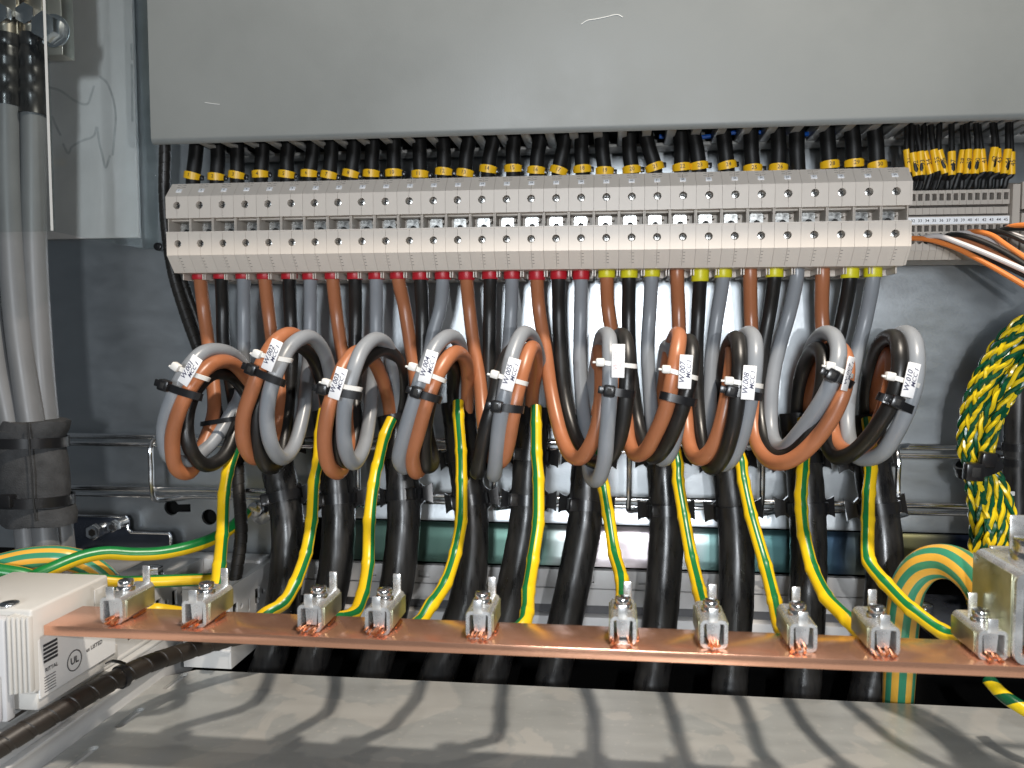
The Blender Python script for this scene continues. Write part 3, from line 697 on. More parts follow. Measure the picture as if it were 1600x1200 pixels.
C(  # 8
  [(1132, 655, 527), (1136, 700, 524), (1142, 750, 519), (1150, 830, 514), (1150, 930, 505), (1142, 1040, 503), (1138, 1095, 500)],
  [(1146, 660, 512), (1152, 695, 500), (1157, 725, 492), (1161, 750, 484), (1172, 802, 468), (1195, 885, 446), (1211, 940, 428), (1219, 985, 412), (1240, 982, 406), (1254, 972, 402)],
  ins(1058) + [(1060, 480, 519), (1062, 540, 517), (1066, 600, 511), (1072, 650, 503), (1075, 685, 492), (1083, 710, 476), (1096, 716, 462), (1113, 700, 454), (1128, 660, 450), (1138, 610, 452), (1144, 565, 460), (1144, 545, 478), (1138, 575, 500), (1132, 625, 518), (1130, 675, 526)],
  ins(1094) + [(1091, 490, 519), (1088, 560, 516), (1090, 620, 510), (1096, 680, 496), (1104, 722, 476), (1116, 731, 460), (1132, 710, 448), (1142, 680, 441), (1150, 642, 437), (1154, 605, 436), (1156, 560, 440), (1152, 530, 454), (1141, 536, 474), (1132, 570, 498), (1128, 625, 518), (1130, 675, 526)],
  ins(1130) + [(1121, 490, 519), (1113, 550, 517), (1110, 605, 512), (1109, 655, 504), (1114, 700, 488), (1126, 725, 468), (1142, 717, 454), (1156, 690, 446), (1166, 653, 440), (1175, 607, 437), (1180, 558, 440), (1178, 530, 452), (1168, 521, 470), (1154, 545, 496), (1144, 600, 516), (1138, 655, 525)])
C(  # 9
  [(1247, 645, 527), (1252, 700, 524), (1258, 750, 519), (1263, 840, 513), (1262, 930, 505), (1256, 1040, 503), (1252, 1095, 500)],
  [(1255, 655, 514), (1258, 700, 502), (1256, 735, 490), (1252, 770, 480), (1251, 795, 474), (1256, 835, 462), (1270, 887, 446), (1291, 929, 430), (1322, 968, 416), (1350, 992, 408), (1380, 982, 402)],
  ins(1172) + [(1173, 490, 519), (1176, 560, 516), (1178, 630, 510), (1180, 680, 498), (1190, 707, 484), (1207, 722, 468), (1228, 722, 457), (1252, 709, 450), (1278, 683, 444), (1301, 650, 441), (1317, 612, 440), (1323, 575, 446), (1316, 548, 460), (1298, 545, 482), (1276, 585, 506), (1262, 630, 520), (1256, 670, 526)],
  ins(1210) + [(1202, 490, 519), (1190, 560, 517), (1188, 630, 511), (1196, 690, 492), (1216, 712, 474), (1244, 702, 460), (1266, 672, 452), (1280, 630, 450), (1287, 585, 454), (1286, 555, 464), (1275, 545, 482), (1260, 565, 502), (1249, 605, 516), (1246, 650, 524), (1247, 690, 526)],
  ins(1245) + [(1233, 490, 519), (1217, 545, 517), (1207, 595, 512), (1204, 645, 505), (1206, 680, 495), (1217, 698, 480), (1230, 697, 468), (1250, 675, 456), (1275, 641, 446), (1295, 606, 440), (1307, 575, 439), (1310, 546, 446), (1302, 525, 460), (1285, 522, 480), (1266, 550, 504), (1254, 605, 520), (1250, 660, 526)])
C(  # 10
  [(1352, 648, 527), (1358, 700, 524), (1366, 750, 519), (1380, 840, 513), (1381, 930, 505), (1364, 1050, 503), (1354, 1100, 500)],
  [(1355, 655, 514), (1360, 700, 502), (1361, 735, 490), (1358, 770, 480), (1355, 815, 468), (1357, 880, 448), (1382, 912, 438), (1425, 952, 424), (1475, 985, 414), (1510, 1000, 408), (1545, 992, 402)],
  ins(1285) + [(1284, 490, 519), (1290, 570, 516), (1296, 640, 509), (1303, 682, 498), (1314, 700, 484), (1332, 706, 470), (1355, 690, 460), (1376, 655, 454), (1390, 610, 454), (1396, 570, 462), (1392, 550, 478), (1380, 575, 500), (1368, 625, 518), (1362, 675, 526)],
  ins(1328) + [(1316, 500, 519), (1300, 570, 516), (1290, 640, 509), (1292, 690, 494), (1306, 714, 478), (1326, 711, 466), (1351, 691, 454), (1376, 659, 445), (1395, 624, 440), (1405, 585, 438), (1406, 550, 442), (1399, 528, 456), (1382, 530, 476), (1366, 558, 500), (1355, 605, 518), (1353, 650, 524), (1354, 690, 526)],
  ins(1364) + [(1352, 500, 519), (1338, 555, 517), (1328, 605, 512), (1324, 655, 505), (1328, 690, 492), (1341, 714, 474), (1360, 716, 462), (1380, 706, 452), (1401, 674, 443), (1418, 638, 438), (1429, 600, 437), (1432, 558, 441), (1427, 530, 453), (1412, 520, 472), (1388, 540, 496), (1368, 595, 518), (1360, 650, 525)])
SL = {'red': 'sleeve_red', 'yel': 'sleeve_yellow'}
no_sleeve = {(8, 'brown'), (9, 'grey'), (9, 'brown'), (10, 'brown')}
earth_phase = [0.14, 0.14, 0.14, 0.02, -0.07, 0.0, 0.02, 0.0, 0.03, -0.10]
for ci, c in enumerate(coils):
    n = ci + 1
    base = at(*c['sheath'][-1])
    root = thing('power_cable', base, f'black power cable with three coiled cores, {NTH[ci]} from the left, tagged W.{n:03d}', 'cable', 'power cables with coiled cores')
    sp_ = spline([at(*p) for p in c['sheath']] + [at(*c['sheath'][-1]) + V((0, 2, -75))], 8)
    sh = MB().tube(sp_, 11.8, 20, rfun=lambda t, L, n=n: 1.0 + 0.012 * math.sin(L * 0.35 + n) + 0.01 * math.sin(L * 0.9 + 2 * n)).build('sheath', 'sheath_black', root)
    # tape at the cut end
    MB().tube(sp_[0:5], 12.3, 20, rfun=lambda t, L: 1 + 0.02 * math.sin(L * 2.2)).build('tape', 'tie_black', sh)
    for nm in ('brown', 'black', 'grey'):
        pp = pxpath(c[nm], 7)
        co = MB().tube(pp, CR, 16, rfun=lambda t, L, n=n: 1 + 0.008 * math.sin(L * 0.2 + n)).build('core', 'core_' + nm, root)
        co['label'] = f'{nm} core'
        if (n, nm) not in no_sleeve:
            mt = 'sleeve_red' if n <= 6 else 'sleeve_yellow'
            q0 = at(c[nm][0][0], 420, 511); q1 = q0 + V((0, 0, -(7.0 if n <= 6 else (8.4 if (n, nm) == (8, 'black') else 5.4)) - random.uniform(0, 0.8)))
            MB().tube([q0 + V((0, 0, 3)), q0, (q0 + q1) / 2, q1 + V((0, 0, .5)), q1], 5.75, 18, rfun=lambda t, L: 1.0 if t < .9 else 0.95).build('ferrule_sleeve', mt, co)
    ep = [at(x_, y_, d_ if d_ > 450 else 450 - (450 - d_) * 1.5) for x_, y_, d_ in c['earth']]
    # kinked run: straight stretches with tight bends that bulge a little
    dense = [ep[0]]; corners = []
    for k in range(1, len(ep) - 1):
        P = ep[k] + V((random.uniform(-.7, .7), 0, random.uniform(-1.5, 1.5))); q0 = (ep[k - 1] - P); q1 = (ep[k + 1] - P)
        dense += [P + q0.normalized() * min(3.2, q0.length * .3), P + q1.normalized() * min(3.2, q1.length * .3)]; corners.append(P)
    dense.append(ep[-1])
    path = spline(dense, 5)
    Lc = []
    acc = 0
    for k in range(len(path)):
        if k: acc += (path[k] - path[k - 1]).length
        Lc.append((acc, min((path[k] - q).length for q in corners)))
    def bulge(t, L, Lc=Lc):
        dmin = min(Lc, key=lambda e: abs(e[0] - L))[1]
        return 1 + 0.13 * math.exp(-(dmin / 2.6) ** 2)
    ph = earth_phase[ci]
    er = MB().tube(path, 3.8, 14, voff=ph, rfun=bulge).build('earth_core', 'earth', root)
    er['label'] = 'green and yellow earth core'

# -------- straps round the coils
def strap_loop(pL, pR, dF, dB, wid, thk, name, matn, parent, wdir):
    a = at(*pL, dF); b = at(*pR, dF + 2)
    c = at(*pR, dB) ; d = at(*pL, dB)
    mid = (a + b) / 2; mid.y -= 2.2
    pts = [a, mid, b, b.lerp(c, 0.5) + (b - a).normalized() * 1.6, c, (c + d) / 2, d, d.lerp(a, 0.5) - (b - a).normalized() * 1.6]
    return MB().ribbon(spline(pts, 5, True), wdir, wid, thk).build(name, matn, parent)
tags = [((297, 579), 57, (275, 573), (323, 592)), ((425, 555), 66.6, (402, 553), (452, 563)), ((528, 599), 72, (510, 598), (561, 608)), ((669, 573), 73, (645, 573), (692, 594)),
        ((798, 585), 74, (773, 585), (820, 599)), ((966, 564), 89, (938, 566), (990, 572)), ((1071, 581), 87, (1041, 577), (1085, 590)), ((1170, 598), 86, (1139, 595), (1187, 603)),
        ((1325, 584), 78, (1297, 572), (1328, 586)), ((1423, 594), 101, (1391, 588), (1436, 603))]
for i, (cen, ang, hd, rt) in enumerate(tags):
    n = i + 1
    TD = 427.6
    p = at(*cen, TD)
    lab = f'white handwritten marker tag W.{n:03d} on the {NTH[i]} coil from the left' if n != 6 else 'white marker tag with faded writing on the narrow middle coil'
    t = thing('marker_tag', p, lab, 'tag', 'white marker tags on the coils')
    a = math.radians(ang if n != 10 else 78.5)
    xd = V((math.cos(a), 0, math.sin(a)))
    yd = V((-math.sin(a), 0, math.cos(a)))
    # let the tag lean back with the coil: tilt about its long axis
    til = {9: 50, 10: 12}.get(n, random.uniform(-6, 6))
    yd = Matrix.Rotation(math.radians(til), 3, xd) @ yd
    nd = xd.cross(yd)
    if nd.y > 0: nd = -nd
    R3 = Matrix((xd, yd, xd.cross(yd))).transposed()
    MB().box(p, (19.0, 7.3, 0.9), R3, 0.35).build('plate', 'white_marker', t)
    face = p + nd * 0.55
    if n != 6:
        text('lettering', f'W.{n:03d}', 4.3, face + yd * 1.55 + xd * -0.6, xd, yd, 'ink_blue', t, shear=0.25, bold=0.012)
        text('lettering', 'MCC 1', 3.5, face - yd * 1.75 + xd * 1.6, xd, yd, 'ink_blue', t, shear=0.3, bold=0.012)
    else:
        text('lettering', 'W.006', 4.0, face + yd * 1.5, xd, yd, 'ink_faded', t, shear=0.25)
        text('lettering', 'MCC 1', 3.4, face - yd * 1.7 + xd * 1.2, xd, yd, 'ink_faded', t, shear=0.3)
    strap_loop(hd, rt, TD + 3.4, TD + 22, 2.6, 1.1, 'strap', 'tie_white', t, xd)
    h = at(*hd, TD + 1.5)
    hb = MB().box(h, (5.0, 5.0, 4.6), Matrix.Rotation(-a + math.pi / 2, 3, 'Y'), 0.9).build('head', 'tie_white', t)
    MB().box(h - V((3.2, 0, 0)), (2.4, 2.2, 1.2), Matrix.Rotation(-a + math.pi / 2, 3, 'Y'), 0.3).build('tail', 'tie_white', hb)
ties = [((257, 602), (311, 620)), ((393, 577), (441, 598)), ((504, 608), (561, 619)), ((651, 613), (684, 624)), ((776, 635), (813, 640)), ((952, 611), (987, 616)), ((1036, 618), (1083, 629)), ((1143, 611), (1186, 620)),
        ((1300, 586), (1328, 600)), ((1401, 628), (1424, 640))]
for i, (hd, rt) in enumerate(ties):
    n = i + 1; TD = 428.4
    if n == 10: lf = (1376, 620)
    else: lf = hd
    mid = at((lf[0] + rt[0]) / 2, (lf[1] + rt[1]) / 2, TD)
    t = thing('cable_tie', mid, f'black cable tie round the front of the {NTH[i]} coil from the left', 'cable tie', 'black cable ties round the coils')
    dv = (at(*rt, TD) - at(*lf, TD)).normalized(); wd = dv.cross(V((0, 1, 0)))
    strap_loop(lf, rt, TD + 2.8, TD + 24, 4.6, 1.3, 'strap', 'tie_black', t, wd)
    h = at(*hd, TD + 0.4)
    if n != 7:
        R3 = Matrix((dv, V((0, 1, 0)) - dv * dv.y, wd)).transposed()
        hb = MB().box(h, (6.6, 5.6, 6.8), R3, 1.0).build('head', 'tie_black', t)
        MB().box(h + V((0, -2.85, 0)), (2.6, 0.4, 3.4), R3, 0.1).build('slot', 'slot_black', hb)
        MB().box(h - dv * 4.6, (3.6, 1.4, 4.2), R3, 0.3).build('tail', 'tie_black', hb)
t = thing('cable_tie', at(342, 656, 490), 'thin black cable tie across the inside of the coil tagged W.001', 'cable tie', 'black cable ties round the coils')
strap_loop((318, 662), (367, 654), 485, 512, 3.2, 1.1, 'strap', 'tie_black', t, (0.1, 0, 1))

# ================================================================== WIRE CABLE TRAY behind the cables
tray = thing('wire_cable_tray', at(800, 730, 545), 'bright steel wire cable tray running across behind the cables', 'cable tray')
tx0, tx1 = xat(60, 545, 700), xat(1700, 545, 700)
zt1, zt2, zt3, zt4 = zat(690, 548, 800), zat(703, 532, 800), zat(776, 532, 800), zat(787, 548, 800)
for z_, d_, r_ in ((zt1, 548, 2.4), (zt2, 532, 1.9), (zt3, 532, 2.2), (zt4, 548, 1.8)):
    MB().cyl((tx0, d_, z_), (tx1, d_, z_), r_, 14).build('rod', 'chrome', tray)
for px in (238, 452, 560, 772, 983, 1191, 1402, 1540):
    x = xat(px, 530, 730)
    pts = [(x + 14, 549, zt1 + 1), (x + 4, 540, zt1 + 1), (x, 531.5, zt1 - 1.5), (x, 528.5, zt2 - 3), (x, 528.5, (zt2 + zt3) / 2), (x, 528.5, zt3 + 3), (x, 531.5, zt4 + 1), (x + 4, 540, zt4 - 1.2), (x + 14, 549, zt4 - 1.2)]
    MB().tube(spline(pts, 5), 1.9, 10).build('cross_wire', 'chrome', tray)

# cable ties fixing each sheath to the tray rods
def ptangent(path, z):
    best = min(range(1, len(path) - 1), key=lambda i: abs(path[i].z - z))
    return path[best], (path[best + 1] - path[best - 1]).normalized()
for ci, c in enumerate(coils):
    path = pxpath(c['sheath'], 8); n = ci + 1
    for which, zz in (('upper', zt2 - 2), ('lower', zt3 + random.uniform(-2, 2))):
        p, tg = ptangent(path, zz)
        side = tg.cross(V((0, -1, 0))).normalized()
        if side.x < 0: side = -side
        fwd_ = V((0, -1, 0)); fwd_ = (fwd_ - tg * fwd_.dot(tg)).normalized()
        t = thing('cable_tie', p, f'black cable tie fixing the {NTH[ci]} thick cable from the left to the {which} tray rods', 'cable tie', 'ties holding the sheaths to the tray')
        ring = []
        for k in range(24):
            a = 2 * math.pi * k / 24; rad = 12.7 + (3.2 if math.sin(a) < -0.3 else 0) * 0.6
            ring.append(p + side * (math.cos(a) * 12.8) + fwd_ * (math.sin(a) * rad))
        MB().ribbon(ring, tg, 7.2, 1.5).build('band', 'tie_black', t)
        for sgn in (-1, 1):
            mb = MB(); rr = []
            for k, (o_, hw, tk, bk) in enumerate(((8.5, 9.5, 2.2, -2), (11.5, 7.6, 1.8, -5), (14.0, 5.0, 1.6, -7), (17.0, 5.6, 1.6, -9), (19.5, 7.2, 1.5, -10))):
                q = p + side * (sgn * o_) + fwd_ * bk * 0.75
                rr.append([q + tg * hw + fwd_ * tk, q - tg * hw + fwd_ * tk, q - tg * hw - fwd_ * tk, q + tg * hw - fwd_ * tk])
            mb.rings(rr); mb.build('wing', 'tie_black', t, smooth=20)
        if (which == 'lower') or n in (5, 6, 8):
            hs = random.choice((-1, -1, 1)) if n != 5 else -1
            hp = p + side * (hs * 8.0) + fwd_ * 10.8
            R3 = Matrix((side, -fwd_, tg)).transposed()
            R3 = Matrix.Rotation(hs * 0.45, 3, tg) @ R3
            hb = MB().box(hp, (7.5, 5, 8.5), R3, 1.1).build('head', 'tie_black', t)
            MB().box(hp + fwd_ * 2.55, (3.4, 0.5, 4.6), R3, 0.15).build('slot', 'slot_black', hb)

# ================================================================== SHINY STRIP AND GREY RAIL UNDER THE WALL
zs0, zs1 = zat(822, 548, 900), zat(888, 540, 900)
sx0, sx1 = xat(552, 545, 850), xat(1522, 545, 850)
mb = MB()
prof_s = [(551, zs0), (549.5, zs0 - 0.6), (548, zs0 - 4), (546.6, zs0 - 12), (545.6, zs0 - 22), (545, zs1 + 4), (545.5, zs1), (551, zs1)]
mb.prism(prof_s, 0, sx0, sx1)
tag(mb.build('metal_strip', 'painted_reflection_zinc', smooth=50), 'shiny metal strip with painted-in green and blue reflections behind the cables', 'metal strip')
zg = [zat(y_, 548, 900) for y_ in (889, 916, 919, 944, 958, 963, 985)]
gx0, gx1 = xat(372, 548, 900), xat(1420, 548, 900)
rail = thing('terminal_rail', ((gx0 + gx1) / 2, 556, zg[6]), 'pale grey plastic terminal rail low behind the black cables', 'rail')
wins = []
x = gx0 + 20
while x < gx1 - 16:
    wins.append([(x, zg[0] - 4), (x + 8.5, zg[0] - 4), (x + 8.5, zg[0] - 9.5), (x, zg[0] - 9.5)]); x += 41
mb = MB(); hole_poly(mb, [(gx0, zg[0]), (gx1, zg[0]), (gx1, zg[1]), (gx0, zg[1])], wins, 1, 546, 549)
mb.build('upper_band', 'rail_grey', rail, smooth=0)
MB().bx(gx0, gx1, 549.2, 551, zg[2], zg[0]).build('backing', 'rail_grey', rail, smooth=0)
MB().bx(gx0, gx1, 546.5, 556, zg[3], zg[2]).build('middle_band', 'rail_grey', rail, smooth=0)
MB().bx(gx0, gx1, 549, 556, zg[4], zg[3] - 0.2).build('groove', 'rail_grey_dark', rail, smooth=0)
MB().bx(gx0, gx1, 541, 556, zg[6], zg[4] - 0.2, 0.8).build('lower_band', 'rail_grey', rail)
mb = MB(); hole_poly
x = gx0 + 10
for k in range(14):
    q = MB().cyl((x, 545.5, zg[1] + 4), (x, 546, zg[1] + 4), 1.6, 12).build('pin', 'rail_grey', rail); x += 31.7

# ================================================================== COPPER EARTH BAR AND ITS CLAMPS
BF, BB = 349.0, 378.0
bz = zat(1006, BF, 750)
bl = at(68, 985, BF).x
bar = MB().box(((bl + 320) / 2, (BF + BB) / 2, bz - 2.6), (320 - bl, BB - BF, 5.2), None, 0.35)
bar = tag(bar.build('earth_bar', 'copper'), 'long flat copper earth bar crossing the foreground', 'busbar')
def clamp_parts(root, o, W=14.0, H=13.5, D=27.0, strands=True, sc_=1.0, seed=0):
    rnd = random.Random(seed)
    x, y, z = o                       # front-bottom-centre on the bar
    th = 1.7 * sc_
    pr = []
    ro = 2.6 * sc_
    def rrect(hw, z0, z1, r, n=4):
        P = []
        for cx_, cz_, a0 in ((hw - r, z1 - r, 0), (-hw + r, z1 - r, 90), (-hw + r, z0 + r, 180), (hw - r, z0 + r, 270)):
            for k in range(n + 1):
                a = math.radians(a0 + 90 * k / n); P.append((x + cx_ + r * math.cos(a), cz_ + r * math.sin(a)))
        return P
    mb = MB()
    outer = rrect(W / 2, z, z + H, ro); inner = rrect(W / 2 - th, z + th, z + H - th, max(0.4, ro - th))
    hole_poly(mb, outer, [inner], 1, y, y + D)
    mb.build('frame', 'zinc', root)
    # yellowed passivated outer side plates
    for sgn in (-1, 1):
        xs = x + sgn * (W / 2 + 0.35)
        MB().bx(xs - 0.3, xs + 0.3, y + 3, y + D - 0.4, z + 2.2, z + H - 2.0, 0.25).build('side_plate', 'zinc_yellowed', root)
    # pressure plate inside
    mb = MB(); mb.prism([(x - 2.6 * sc_, z + 1.2 + 1.5), (x - 3.2 * sc_, z + H - th - 1.5), (x - 2.6 * sc_, z + H - th), (x + 2.6 * sc_, z + H - th), (x + 3.2 * sc_, z + H - th - 1.5), (x + 2.6 * sc_, z + 2.7)], 1, y + 2.6, y + D - 2)
    mb.build('pressure_plate', 'zinc', root)
    # screw
    zz = z + H
    mb = MB(); mb.cyl((x, y + D * 0.46, zz - 0.5), (x, y + D * 0.46, zz + 2.2 * sc_), 4.6 * sc_, 20, bevel=0.4); mb.cyl((x, y + D * 0.46, zz + 2.2 * sc_), (x, y + D * 0.46, zz + 5.6 * sc_), 3.9 * sc_, 20, bevel=0.8)
    s_ = mb.build('screw', 'chrome', root)
    MB().box((x, y + D * 0.46, zz + 5.65 * sc_), (6.0 * sc_, 1.0, 0.3), Matrix.Rotation(rnd.uniform(0, 3), 3, 'Z')).build('slot', 'slot_black', s_)
    # two bent-up tabs
    MB().bx(x - 2.7 * sc_, x + 1.9 * sc_, y - 0.4, y + 0.7, z + H - 1.2, z + H + 5.6 * sc_, 0.5).build('tab', 'zinc', root)
    MB().bx(x + 0.4 * sc_, x + 4.6 * sc_, y + D - 1.4, y + D - 0.3, z + H - 2, z + H + 9.0 * sc_, 0.5).build('tab', 'zinc', root)
    if strands:
        mb = MB()
        for k in range(9):
            a0 = V((x + rnd.uniform(-4.2, 4.2) * sc_, y + 8, z + rnd.uniform(1.0, 2.6) * sc_))
            e0 = a0 + V((rnd.uniform(-2.4, 0.8), -8 - rnd.uniform(1.0, 4.6), rnd.uniform(-0.9, 0.5)))
            e0.z = max(e0.z, z + 0.75)
            mb.tube([a0, (a0 + e0) / 2 + V((0, 0, 0.3)), e0], 0.72 * sc_, 7)
        for k in range(4):
            a0 = V((x + W / 2 - 0.5, y + D * 0.55 + k * 1.4, z + 0.9)); mb.tube([a0, a0 + V((1.6, -2.4, 0)), a0 + V((1.2, -7, -0.1))], 0.65, 6)
        mb.build('copper_strands', 'copper_strand', root)
cl_px = [175, 304, 484, 590, 748, 974, 1116, 1256, 1384, 1553]
for i, px in enumerate(cl_px):
    x = xat(px, 355, 960); n = i + 1
    root = thing('wire_clamp', (x, 368, bz + 0.2), ('zinc wire clamp on the copper bar at its left end' if n == 1 else f'zinc wire clamp on the copper bar, {NTH[i]} from the left'), 'clamp', 'zinc wire clamps on the copper bar')
    clamp_parts(root, (x, 354.5, bz + 0.15), W=12.6 + random.uniform(-.4, .4), seed=i)
root = thing('wire_clamp', (xat(1640, 358, 960), 364, bz), 'largest zinc clamp on the bar at the right edge, gripping the thick cable', 'clamp', 'zinc wire clamps on the copper bar')
clamp_parts(root, (xat(1652, 346, 960), 350, bz + 0.2), W=30, H=42, D=40, sc_=1.9, seed=44)
x_ = xat(1550, 400, 900)
MB().bx(x_, x_ + 40, 402, 405, zat(893, 400, 1560), zat(856, 400, 1560), 0.8).build('upper_tab', 'zinc', root)

# ================================================================== SMALL TERMINALS AT THE RIGHT
SF = 505.0
s0 = xat(1415, SF, 345); SPI = (xat(1571, SF, 342) - xat(1426, SF, 345)) / 13
def sz(py, d=SF): return zat(py, d, 1490)
st = thing('small_terminal_block', (s0, 540, sz(405)))
hw = SPI / 2 - 0.08
mb = MB()
for (ya, yb, d0) in ((297, 320, SF), (323.5, 334, SF + 1.5), (337.5, 391, SF), ):
    if ya == 297: hole_poly(mb, [(s0 - hw, sz(ya)), (s0 + hw, sz(ya)), (s0 + hw, sz(yb)), (s0 - hw, sz(yb))], [[(s0 - hw * .66, sz(302)), (s0 + hw * .66, sz(302)), (s0 + hw * .66, sz(313)), (s0 - hw * .66, sz(313))]], 1, d0, d0 + 5)
    elif ya == 337.5: hole_poly(mb, [(s0 - hw, sz(ya)), (s0 + hw, sz(ya)), (s0 + hw, sz(yb)), (s0 - hw, sz(yb))], [[(s0 - hw * .7, sz(351.5)), (s0 + hw * .7, sz(351.5)), (s0 + hw * .7, sz(361.5)), (s0 - hw * .7, sz(361.5))], circ(s0, sz(366.5), 1.15, 12), circ(s0, sz(377), 1.6, 12)], 1, d0, d0 + 5)
    else: mb.bx(s0 - hw, s0 + hw, d0, d0 + 5, sz(yb), sz(ya))
mb.prism([(SF + 0.0, sz(297) + 0.01), (SF + 8, sz(292)), (SF + 8, sz(297) + 0.01)], 0, s0 - hw, s0 + hw)
mb.prism([(SF + 0.5, sz(391) - 0.01), (SF + 3, sz(405)), (SF + 8, sz(405)), (SF + 8, sz(391) - 0.01)], 0, s0 - hw, s0 + hw)
mb.bx(s0 - hw, s0 + hw, SF + 5.2, 543, sz(405), sz(292))
mb.build('housing', 'terminal_beige_dark', st, smooth=0)
mb = MB(); mb.bx(s0 - hw * .66, s0 + hw * .66, SF + 3.6, SF + 5.1, sz(313), sz(302)); mb.bx(s0 - hw * .7, s0 + hw * .7, SF + 3.6, SF + 5.1, sz(361.5), sz(351.5))
mb.build('release_slot', 'seam_dark', st, smooth=0)
mb = MB(); mb.bx(s0 - hw * .5, s0 + hw * .5, SF + 1.0, SF + 1.4, sz(322.6), sz(321)); mb.bx(s0 - hw, s0 + hw, SF + 3, SF + 4.8, sz(323.4), sz(320.2)); mb.bx(s0 - hw, s0 + hw, SF + 3, SF + 4.8, sz(337.3), sz(334.2))
mb.build('groove', 'seam_dark', st, smooth=0)
MB().cyl((s0, SF + 2.2, sz(366.5)), (s0, SF + 5, sz(366.5)), 0.95, 10).build('test_socket', 'screw_steel', st)
MB().bx(s0 - hw - 0.05, s0 + hw + 0.05, SF - 0.5, SF - 0.05, sz(350), sz(339)).build('marker', 'white_marker', st, smooth=0)
smalls = [st] + [copy_tree(st) for _ in range(14)]
for i, b in enumerate(smalls):
    b.location.x = (s0 + i * SPI) / 1000
    tag(b, f'slim beige terminal block marked {31 + i}, {NTH[i]} in the small row at right', 'terminal block', 'slim terminal blocks at the right')
    text('number', str(31 + i), 2.6, V((s0 + i * SPI, SF - 0.56, sz(344.5))), (1, 0, 0), (0, 0, 1), 'ink', b, bold=0.01)
xe = s0 + 14 * SPI + hw + 0.4
tag(MB().prism([(SF - 3, sz(291)), (SF - 3, sz(397)), (SF + 4, sz(407)), (543, sz(407)), (543, sz(286)), (SF + 3, sz(286))], 0, xe, xe + 4.3).build('end_bracket', 'terminal_beige_dark', smooth=0), 'beige end bracket standing right of slim terminal 45', 'end bracket')
bb = thing('terminal_block', (xe + 12, 540, sz(405)), 'wider beige terminal block numbered 46 cut by the right edge', 'terminal block')
hole_poly(mb := MB(), [(xe + 5, sz(288)), (xe + 21, sz(288)), (xe + 21, sz(330)), (xe + 5, sz(330))], [circ(xe + 11, sz(292) - 2, 4.0, 18), [(xe + 6.8, sz(306)), (xe + 18, sz(306)), (xe + 18, sz(317)), (xe + 6.8, sz(317))]], 1, SF - 4, SF + 4)
mb.bx(xe + 5, xe + 21, SF - 4, SF + 4, sz(404), sz(336)); mb.bx(xe + 5, xe + 21, SF + 4.2, 543, sz(404), sz(288))
mb.build('housing', 'terminal_beige_dark', bb, smooth=0)
MB().bx(xe + 5.2, xe + 20.8, SF + 1, SF + 3.9, sz(335.8), sz(330.2)).build('groove', 'seam_dark', bb, smooth=0)
MB().bx(xe + 7.2, xe + 16, SF - 4.6, SF - 4.1, sz(345), sz(333)).build('marker', 'white_marker', bb, smooth=0)
text('number', '46', 3.2, V((xe + 11.4, SF - 4.7, sz(339))), (1, 0, 0), (0, 0, 1), 'ink', bb)

slv = [(1419, 234, 270, 2), (1429, 239, 275, 3), (1439, 237, 274, 1), (1449, 237, 272, 5), (1462, 234, 268, 3), (1472, 235, 271, 5), (1487, 237, 274, 0), (1502, 235, 271, -3), (1512, 234, 272, -1), (1525, 234, 272, -2), (1535, 234, 269, 2), (1551, 231, 269, -3), (1559, 233, 270, 1), (1572, 234, 272, -3), (1580, 238, 273, 0)]
for i, (cx_, y0, y1, tl) in enumerate(slv):
    n = 31 + i; dd = 503 + (3 if i in (0, 3, 7, 10, 12, 14) else 0)
    a = at(cx_ - tl, y0, dd); b = at(cx_ + tl, y1, dd); e = V((s0 + i * SPI, SF + 3.5, sz(294)))
    w_ = thing('thin_black_wire', e, f'thin black wire in yellow sleeve {n}, {NTH[i]} above the slim terminals', 'wire', 'sleeved wires above the slim terminals')
    pth = spline([a + V((random.uniform(-6, 6), 4, 46)), a + V((random.uniform(-3, 1), 2, 16)), a, b, e + V((random.uniform(0, 2), -1.5, 6)), e, e + V((-1, 6, -1))], 6)
    MB().tube(pth, 1.75, 10).build('insulation', 'wire_black', w_)
    s_ = MB().tube([a, a.lerp(b, .33), a.lerp(b, .66), b], 2.35, 14).build('sleeve', 'marker_yellow', w_)
    ax = (a - b).normalized(); sd = ax.cross(V((0, -1, 0))).normalized(); sd = sd if sd.x > 0 else -sd
    text('number', str(n), 4.0, a.lerp(b, .5) + V((0, -2.55, 0)), ax, -sd, 'ink', s_)
